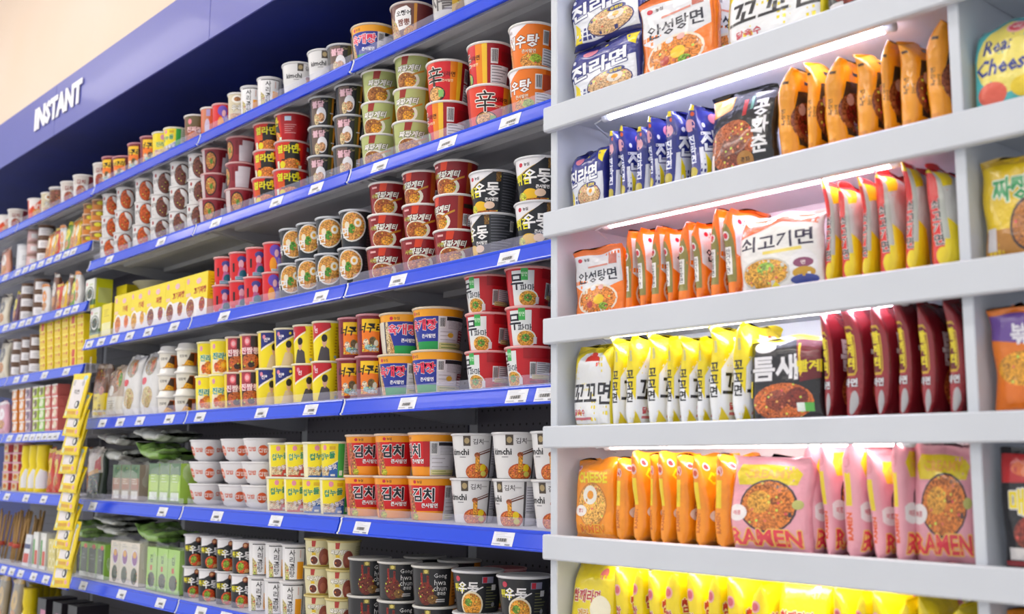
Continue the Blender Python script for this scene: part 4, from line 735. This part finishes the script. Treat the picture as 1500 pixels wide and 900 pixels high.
boxk('brownbox', .3, .165, .1, '3a2e26', flat(Rr(-140,.1,140,.5,'4a3a2c'), Rr(-140,.6,140,.9,'2e2622')), '', 'carton')
put_box('brownbox', 190, ZS['C'], yf=1.70, label='dark brown carton behind the yellow sauce boxes')
o = link('paper_bowl', lathe('paper_bowl', [(.04, 0), (.042, .002), (.085, .05), (.088, .052), (.086, .053), (.04, .006)], mat('cream_paper', 'dcd8c0', rough=.6), 36), None, (px_x(229, 1.75, ZS['C']+.19), 1.75, ZS['C']+.166+.0006))
tagit(o, 'cream paper bowl on a carton behind the yellow sauce boxes', 'bowl')

# standing pouches on the fourth shelf
bag('brownpouch', '6a4a3a', flat(Rr(-80,.05,80,.45,'ead21c'), Rr(-80,.0,80,.14,'d8d4d0'), E_(0,.68,55,.22,'8a5a42',True), E_(34,.5,20,.08,'c88a80'), T_('건어',-20,.36,.08,'5a4a20',.02), Rr(10,.04,50,.1,'d8a02a'), Rr(-80,.92,80,1,'9a8a80')), '', w=.15, h=.2, t=.04, stand=True, obj='snack_pouch', n=1)
bag('clearpouch', 'b8a89c', flat(E_(0,.68,60,.24,'9a7a6a',True), E_(30,.74,22,.14,'d8822a',True), E_(46,.7,14,.14,'6a9a4a',True), Rr(-80,.05,80,.38,'d6d2c8'), INFO(-40,.15,40,.32,'d6d2c8','8a8880',4), E_(-20,.5,24,.1,'e8e6e4')), '', w=.15, h=.19, t=.04, stand=True, obj='snack_pouch', n=1)
bag('whitepouch', 'd9d8d8', flat(E_(4,.78,50,.16,'a09488',True), E_(20,.8,18,.12,'d8764a',True), E_(0,.28,48,.17,'c8b890',True), E_(14,.2,22,.1,'b09a5a',True), E_(-34,.54,20,.06,'d84a58'), Rr(-80,.93,80,1,'c8c8cc')), '', w=.15, h=.215, t=.035, stand=True, obj='snack_pouch', n=1)
for k, px, sx, lab in [('brownpouch', 137, 1, 'brown and yellow snack pouch at the left end of its shelf'), ('clearpouch', 158, 1, 'clear snack pouch of dried food beside yellow pouch'), ('whitepouch', 181, .95, 'white snack pouch with red mark, left of two'), ('whitepouch', 207, .95, 'white snack pouch with red mark, right of two')]:
    put_pouch(k, px, ZS['D'], lab, sx, group='snack pouches on the fourth shelf', yf=1.57+(.0 if px < 190 else .004))
bag('greypouch', '5a5c62', flat(Rr(-60,.1,60,.9,'63656b')), '', w=.12, h=.215, t=.03, stand=True, obj='snack_pouch', n=1)
put_pouch('greypouch', 224, ZS['D'], 'dark grey snack pouch behind the white lidded pots', .8, yf=1.66)
boxk('redbox', .12, .2, .08, 'c8b41a', flat(Rr(-20,.0,60,1,'7a1a20'), Rr(60.5,0,140,1,'6a141a'), Rr(-60,.8,-20,1,'e0c81c')), '', 'carton'); put_box('redbox', 141, ZS['D'], x=-4.13, yf=1.68, label='yellow and maroon carton behind the snack pouches')

# seaweed and wrapped bundles
def bundle(px, z, n, packk, label, w, h, d, yf=1.556, rz=0):
    X = px_x(px, yf, z+h/2); t = link('snack_bundle', None, None, (X, yf, z+.001), rz)
    for i in range(n): link('pack', box_mesh(packk), t, (BOXK[packk]['w']*(i+.5)+.004*i+.006, .006, .002), rnd.uniform(-.03, .03))
    W_ = BOXK[packk]['w']*n+.004*n+.01
    sf = bag_surf(W_, h*1.04, d, int(px), stand=True, crumple=2.0)
    P = sf.pos.reshape(-1, 3); nu, nv = sf.pos.shape[:2]
    me = mesh('wrap', [(float(a)+W_/2, float(b)+d/2, float(c)) for a, b, c in P], [(i*nv+j, (i+1)*nv+j, (i+1)*nv+j+1, i*nv+j+1) for i in range(nu-1) for j in range(nv-1)], M_WRAP, True)
    link('wrap', me, t); tagit(t, label, 'snack pack', 'wrapped snack bundles')
    return t
boxk('pk_green', .078, .125, .06, '9ac04a', flat(Rr(-39,.7,39,1,'5a7a5a'), Rr(-34,.3,34,.55,'b8d86a'), INFO(-24,.5,24,.72,'a8cc5a','e0ecd0',3), Rr(-30,.06,30,.26,'dfe8e0'), Rr(-39,.0,39,.05,'4a6a3a')), '', 'pack')
boxk('pk_brown', .075, .12, .06, '9a8a80', flat(Rr(-37,.62,37,1,'5a7a5a'), Rr(-30,.3,30,.6,'a0685a'), INFO(-26,.44,26,.62,'a8806e','dcd0c8',3), Rr(-26,.04,26,.26,'dfdedd'), E_(0,.85,24,.1,'3a6a4a',True)), '', 'pack')
boxk('pk_purple', .078, .14, .06, 'd8d0c4', flat(E_(2,.64,24,.2,'dcd6e8'), E_(4,.64,20,.17,'8a4a9a'), E_(2,.72,14,.08,'dca03a'), E_(4,.22,24,.2,'3a4e42',True), INFO(-24,.86,24,.97,'d8d0c4','a8a8a8',2)), '', 'pack')
boxk('pk_lime', .078, .135, .06, 'a4cc74', flat(E_(0,.24,28,.18,'4a4e52',True), Rr(-12,.46,4,.58,'c8402a'), T_('김',-4,.74,.18,'3a5a3a',.03), Rr(-39,.0,39,.04,'7aa84a')), '', 'pack')
boxk('pk_dark', .075, .12, .06, '8ab84a', flat(Rr(-30,.14,30,.86,'2e3a34'), E_(10,.9,16,.07,'d8605a'), Rr(-37,.0,37,.14,'d8dcd4'), INFO(-20,.5,20,.7,'3a4640','8a9a90',2)), '', 'pack')
bundle(161, ZS['E'], 3, 'pk_brown', 'clear wrapped bundle of brown seaweed packs beside dark pouch', .25, .125, .075)
bundle(214, ZS['E'], 3, 'pk_green', 'clear wrapped bundle of green seaweed packs beside white bowls', .25, .13, .075)
bundle(114, ZS['F'], 3, 'pk_dark', 'wrapped bundle of dark green seaweed packs near hanging strip', .25, .13, .075)
bundle(158, ZS['F'], 3, 'pk_purple', 'wrapped bundle of white seaweed packs with purple ovals', .25, .145, .075)
bundle(211, ZS['F'], 3, 'pk_lime', 'wrapped bundle of lime green seaweed packs beside black cups', .25, .14, .075)
bag('darkpouch', '39443c', flat(Rr(-70,.5,70,1,'c8c4c0'), E_(0,.78,50,.18,'d8cfd0'), P_([(10,.5),(60,.56),(60,.82),(20,.72)],'cc4a48'), P_([(-60,.42),(50,.5),(40,.58),(-50,.5)],'d8a04a'), E_(0,.25,56,.2,'2e3a34',True)), '', w=.14, h=.185, t=.04, stand=True, obj='snack_pouch', n=1)
put_pouch('darkpouch', 130, ZS['E'], 'dark seaweed pouch with red mark, beside brown bundle', 1)
bag('lyingpack', 'c2c6c2', flat(Rr(-70,.2,70,.8,'b0b4ae'), E_(0,.5,60,.2,'8a8280',True)), '', w=.16, h=.2, t=.045, obj='flat_pack', n=2, crumple=2.4)
bag('lyinggreen', '8ab45a', flat(Rr(-70,.2,70,.8,'7ea84e'), E_(20,.5,40,.2,'c8dcb8'), E_(-30,.4,30,.2,'5a8a3a',True)), '', w=.16, h=.2, t=.045, obj='flat_pack', n=2, crumple=2.4)
def lying(k, px, z, label, yf=1.575, rz=1.57, sx=1.0, sz=1.0, sy=.85):
    d = BAG[k]; X = px_x(px, yf+.06, z+.02)
    o = put_bag(k, X+d['h']*sz, yf+d['w']*sx/2, z+d['t']*sy/2+.004, rz, sx, sy, sz, -math.pi/2); tagit(o, label, 'pack', 'flat packs on top of bundles'); return o
lying('lyingpack', 168, ZS['E']+.132, 'grey flat pack lying on the brown bundle, lower of two'); lying('lyingpack', 166, ZS['E']+.19, 'grey flat pack lying on the brown bundle, upper of two')
lying('lyinggreen', 222, ZS['E']+.139, 'green flat pack lying on the green bundle, lower of two'); lying('lyingpack', 219, ZS['E']+.2, 'grey green flat pack lying on the green bundle, upper of two', sz=1.05)
lying('lyinggreen', 116, ZS['F']+.13, 'green flat pack lying on dark green bundle'); lying('lyingpack', 164, ZS['F']+.152, 'grey flat pack lying on white bundle, lower of two', sy=.6); lying('lyingpack', 160, ZS['F']+.186, 'grey flat pack lying on white bundle, upper of two', sy=.6); lying('lyinggreen', 221, ZS['F']+.147, 'pale green flat pack lying on lime bundle')

# back rows that show above the front row on the sixth shelf
stacks('second row of '+SN['F'], ZS['F'], 'serif', [590, 640], 2, 0, back=.135); stacks('second row of '+SN['F'], ZS['F'], 'radish', [705], 2, 0, back=.14); stacks('second row of '+SN['F'], ZS['F'], 'cream', [470], 2, 0, back=.12)

# ------------------------------------------------------------------ far left bays
cup('labeljar', .034, .055, '6a4a38', flat(Rr(-60,.15,60,.8,'e2e0e4'), INFO(-40,.3,40,.65,'e2e0e4','9a98a0',3)), 'small brown jar with white label', rb=.034, prof=[(0,.03),(.05,.034),(.8,.034),(.9,.031),(1,.031)], rim='7a6050', lid='7a6658', obj='spice_jar', cat='jar')
cup('pinkjar', .032, .055, 'b8908c', flat(Rr(-60,.15,60,.85,'d8b8b8'), Rr(-30,.3,30,.7,'e8e4e6')), 'small pink jar with white label', rb=.032, prof=[(0,.029),(.05,.032),(.85,.032),(1,.03)], rim='9a7a70', lid='a88a80', obj='spice_jar', cat='jar')
cup('whitetin', .036, .12, 'd4d6dc', flat(Rr(-50,.2,50,.8,'e4e6ea'), INFO(-30,.4,30,.6,'e4e6ea','8a9098',3)), 'tall white tin with grey print', rb=.036, prof=[(0,.034),(.04,.036),(.96,.036),(1,.035)], rim='b8bcc4', lid='c4c8d0', obj='tin', cat='tin')
cup('orangepot', .033, .042, 'c87a2a', flat(Rr(-60,.5,60,.95,'8a5a34'), E_(-8,.68,26,.2,'d8cc2a'), P_([(0,0),(60,0),(60,.6),(30,.4)],'df7a1e'), P_([(4,.05),(40,.55),(48,.5),(14,0)],'e8dcd0')), 'small orange sauce pot with yellow mark', rb=.03, rim='d8b89a', lid='c8a888', obj='sauce_pot', cat='pot')
cup('redcan', .04, .040, 'b0242c', flat(Rr(-80,.0,-30,1,'d8c8a8'), E_(-56,.5,16,.3,'c87a3a',True), Rr(-26,0,24,1,'a81c26'), E_(50,.5,20,.36,'dccab0'), Rr(-180,.9,180,1,'dfa8bc')), 'short red can with pink rim', rb=.04, prof=[(0,.038),(.06,.04),(.94,.04),(1,.039)], rim='e0b0c4', lid='d8b8c4', obj='food_can', cat='can')
cup('bottle', .036, .19, 'e8cf14', flat(P_([(-50,.08),(40,.08),(30,.44),(-20,.5),(-50,.3)],'e0e0e8'), Rr(-60,.0,60,.06,'e6c81a')), 'yellow sauce bottle', rb=.034, prof=[(0,.032),(.04,.034),(.3,.035),(.45,.032),(.55,.026),(.66,.03),(.74,.031),(.76,.03),(.97,.029),(1,.026)], rim='d8b818', lid='e6cc1c', obj='sauce_bottle', cat='bottle')
KIND['bottle']['rt'] = .028
def lname(k): return LN[k]+' far left shelf'
YL = 1.556
for sh, k, l, n, t in [('B', 'labeljar', [53], 3, 0), ('B', 'pinkjar', [38], 3, 0), ('B', 'whitetin', [25], 1, 0), ('B', 'orangepot', [119, 131], 4, 0),
                       ('C', 'labeljar', [28, 47], 3, 0), ('D', 'labeljar', [15, 28, 41], 3, 0), ('F', 'redcan', [3, 17], 5, 0), ('F', 'bottle', [33, 44, 55], 1, 0)]:
    stacks(lname(sh), LZ[sh], k, l, n, t, yf=YL)
# top left shelf
for k, l, n, t in [('redorange', [-6, 40], 1, 0), ('whitered', [11, 88, 106], 1, -15), ('beige', [60], 1, 0), ('clearnoodle', [72], 1, 0)]:
    stacks(lname('A'), LZ['A'], k, l, n, t, yf=YL)
pc = [('orange', 'e0862a', 'e8dcb0'), ('yellow', 'e0b81e', 'f0ecd8'), ('red', 'c8402a', 'e8c83a'), ('green', '6a9a2e', 'e8d83a'), ('white', 'dcdad8', 'e08a2a'), ('salmon', 'd09078', 'e8e0d8'), ('brown', '8a5a44', 'dcd6d0'), ('purple', '6a4258', 'd8c83a'), ('beige', 'd8d0bc', '5a5048'), ('pink', 'd8a0b4', 'ece4ea'), ('khaki', '8a7a5a', 'c8a04a')]
for n_, a_, b_ in pc:
    bag('po_'+n_, a_, flat(E_(0,.6,24,.18,b_), E_(0,.28,26,.14,'c88a4a',True), Rr(-60,.9,60,1,b_), T_('맛',0,.6,.12,a_,.03)), n_+' food pouch', w=.08, h=.13, t=.03, stand=True, obj='food_pouch', n=1)
cnt = {}
for sh, n_, px, sx, sz in [('B', 'salmon', 1, 1.5, 1.1), ('B', 'orange', 68, .9, 1.0), ('B', 'yellow', 76, .8, 1), ('B', 'red', 82, .8, 1), ('B', 'white', 89, .8, 1), ('B', 'green', 96, .8, 1.05), ('B', 'orange', 104, .9, 1.1), ('B', 'yellow', 111, .7, 1.05),
                           ('C', 'beige', -2, 1.6, 1.2), ('C', 'purple', 20, .7, 1.15), ('C', 'white', 62, 1.1, 1.05), ('C', 'brown', 76, .8, 1.3), ('C', 'red', 84, .8, .9), ('C', 'yellow', 92, .8, 1.05), ('C', 'brown', 99, .6, 1.1), ('C', 'green', 105, .7, 1.05), ('C', 'white', 111, .7, 1.1),
                           ('D', 'beige', -2, 1.5, 1.4), ('E', 'pink', -2, 1.6, 1.1), ('F', 'red', 71, .9, 1.35), ('F', 'red', 80, .9, 1.3), ('F', 'brown', 126, 1.3, 1.4)]:
    i = cnt.get((sh, n_), 0); cnt[sh, n_] = i+1
    put_pouch('po_'+n_, px, LZ[sh] if px < 120 else ZS['E'], '%s food pouch%s, %s' % (n_, ', '+NUM[i]+' of its colour', lname(sh)), sx, sz, group='pouches on the far left shelves', yf=1.568 if px < 120 else 1.63)
boxk('stock', .066, .0322, .05, 'ecd01c', flat(Rr(-30,.1,30,.5,'e6c41a'), E_(16,.66,8,.2,'c84a2a'), Rr(-26,.56,4,.76,'d8a01e'), Rr(-33,.9,33,1,'f0e06a')), 'small yellow stock box', 'stock_box')
boxk('stockred', .066, .0322, .05, 'ecd01c', flat(Rr(-10,.05,20,.95,'cc2a22'), Rr(-30,.3,-14,.7,'e6b81a')), 'small yellow stock box with red band', 'stock_box')
for c, px in enumerate([58, 69, 80, 91, 102, 113]):
    for r in range(6):
        k = 'stockred' if (c == 0 and r == 5) or (c == 4 and r in (0, 1, 5)) else 'stock'
        put_box(k, px, LZ['D']+r*.0329, label='%s, %s stack from left, %s layer up' % (BOXK[k]['desc'], NUM[c], NUM[r]), group='yellow stock boxes on the fourth far left shelf')
for nm, a_, b_ in [('orange', 'e08a2a', 'e8dcd4'), ('mauve', 'b090a8', '6a5068'), ('lime', 'b0c832', '6a5a3a'), ('rose', 'd06a64', 'dccab0'), ('green', '8ac03a', 'd8e0c0')]:
    boxk('sm_'+nm, .062, .0455, .05, a_, flat(E_(0,.5,20,.34,b_), Rr(-31,.86,31,1,'e2dad4'), Rr(-24,.2,-10,.5,'efe6dc')), nm+' snack cup box', 'snack_box')
for c, (px, nm) in enumerate([(18, 'orange'), (28, 'orange'), (37, 'mauve'), (48, 'lime'), (57, 'green'), (66, 'rose'), (76, 'rose')]):
    for r in range(4):
        kk = 'sm_'+(nm if not (nm == 'green' and r > 2) else 'lime')
        put_box(kk, px, LZ['E']+r*.0462, label='%s, %s stack from left, %s layer up' % (BOXK[kk]['desc'], NUM[c], NUM[r]), group='snack boxes on the fifth far left shelf')
# seventh far left shelf: skewer bundles and boxes
for i, px in enumerate([2, 14, 27, 38]):
    X = px_x(px, 1.60, LZ['G']+.08); t = link('skewer_bundle', None, None, (X, 1.60+.02*(i % 2), LZ['G']+.001))
    for j in range(9):
        a = rnd.uniform(-.03, .03); b = rnd.uniform(-.02, .03)
        link('stick', tube('stick', [(a*.4, b, 0), (a*1.4+.01*(j-4)*.6, b*1.2+.02, .2+rnd.uniform(-.02, .02))], .0042, mat('bamboo', 'b8925a', rough=.6), 6), t)
    link('band', lathe('band', [(.022, .06), (.023, .061), (.023, .075), (.022, .076)], mat('red_band', 'b0402e', rough=.5), 16), t)
    tagit(t, 'bundle of wooden sticks with red band, %s from left' % NUM[i], 'sticks', 'stick bundles on the seventh far left shelf')
boxk('whitered1', .07, .125, .05, 'dedfe4', flat(Rr(-30,.1,30,.4,'c8402e'), Rr(-35,.55,35,.7,'3a4470'), Rr(-26,.75,20,.9,'c8ccd4')), '', 'snack_box'); boxk('whitegreen', .06, .14, .05, 'dcdcd8', flat(Rr(-28,.1,-10,.8,'4a9a3a'), Rr(-6,.1,24,.5,'cc4a2e'), Rr(-6,.6,24,.9,'e8e6e2')), '', 'snack_box')
put_box('whitered1', 33, LZ['G'], label='white snack box with red block beside wooden sticks', rx=-.1, yf=1.57); put_box('whitegreen', 48, LZ['G'], label='white snack box with green stripe, left of two', yf=1.57); put_box('whitegreen', 59, LZ['G'], label='white snack box with green stripe, right of two', yf=1.57)
boxk('yellowring', .08, .06, .05, 'd8cc7a', flat(E_(-18,.5,14,.36,'efe8c0'), E_(-18,.5,8,.22,'c8b83a'), E_(20,.5,14,.36,'efe8c0'), E_(20,.5,8,.22,'c8b83a')), '', 'snack_box')
for i, (px, r) in enumerate([(70, 0), (82, 0), (71, 1), (83, 1)]): put_box('yellowring', px, LZ['G']+r*.0608, label='pale yellow snack box with rings, %s %s of four' % (('lower', 'upper')[r], ('left', 'right')[i % 2]), yf=1.575)
# lowest shelf
for i, px in enumerate([-6, 14]): put_pouch('po_khaki', px, LZ['H'], 'tall khaki pouch on lowest shelf, %s of two' % ('left', 'right')[i], 1.6, 1.7)
for i, px in enumerate([34, 42, 52, 62, 72]):
    x, y = left_edge(px, .03, 1.58+.072*i, LZ['H']+.17); o = put('bottle', x, y, LZ['H']+.0006, 0); tagit(o, 'yellow sauce bottle on lowest shelf, %s from left' % NUM[i], 'bottle', 'bottles on the lowest shelf')
boxk('blackpinkbox', .09, .17, .12, '1e1c22', flat(Rr(-45,.0,45,.8,'2a262c'), Rr(-10,.1,45,.76,'c87a9a'), Rr(45.5,0,165,1,'28242a')), '', 'carton')
for i, (px, yy) in enumerate([(54, 1.57), (76, 1.57), (98, 1.58)]): put_box('blackpinkbox', px, LZ['H'] if px < 95 else ZS['G'], yf=yy, label='black and pink carton on lowest shelf, %s from left' % NUM[i], group='black and pink cartons')

# hanging strip of yellow packets
bag('strippack', 'ecd118', flat(P_([(-36,.2),(36,.2),(44,.86),(-44,.86)],'e6dfe0'), Rr(-48,.93,0,1,'f0dc2a'), E_(34,.9,14,.05,'a8d0dc'), E_(22,.3,14,.09,'2a2a2e'), E_(18,.3,6,.06,'e6e6e6'), E_(-30,.78,8,.07,'b8b4b4'), E_(30,.78,8,.07,'b8b4b4'), T_('치즈',0,.58,.12,'8a8488',.03), Rr(-30,.08,24,.15,'d8a01c'), E_(38,.12,8,.05,'e8a8a0'), E_(-40,.1,8,.06,'d8e0b0')), 'yellow snack packet', w=.115, h=.165, t=.016, obj='snack_packet', n=2, crumple=.5)
sx_ = px_x(112, 1.47, CZ+.3); zt = px_z(118, 545, 1.47)
st = link('clip_strip', boxes('clip_strip', [(-.008, .012, -.7, .008, .0135, .06)], M_CLEAR), None, (sx_, 1.505, zt)); tagit(st, 'clear hanging clip strip holding yellow snack packets', 'strip')
for i in range(10):
    o = put_bag('strippack', sx_+rnd.uniform(-.012, .012), 1.462-.0008*i, zt-.165-.066*i, rnd.uniform(-.05, .05)+.2, 1, .85, 1, -.21, rnd.uniform(-.05, .08), v=i)
    tagit(o, 'yellow snack packet on the hanging strip, %s from top' % NUM[i], 'packet', 'packets on the hanging strip')
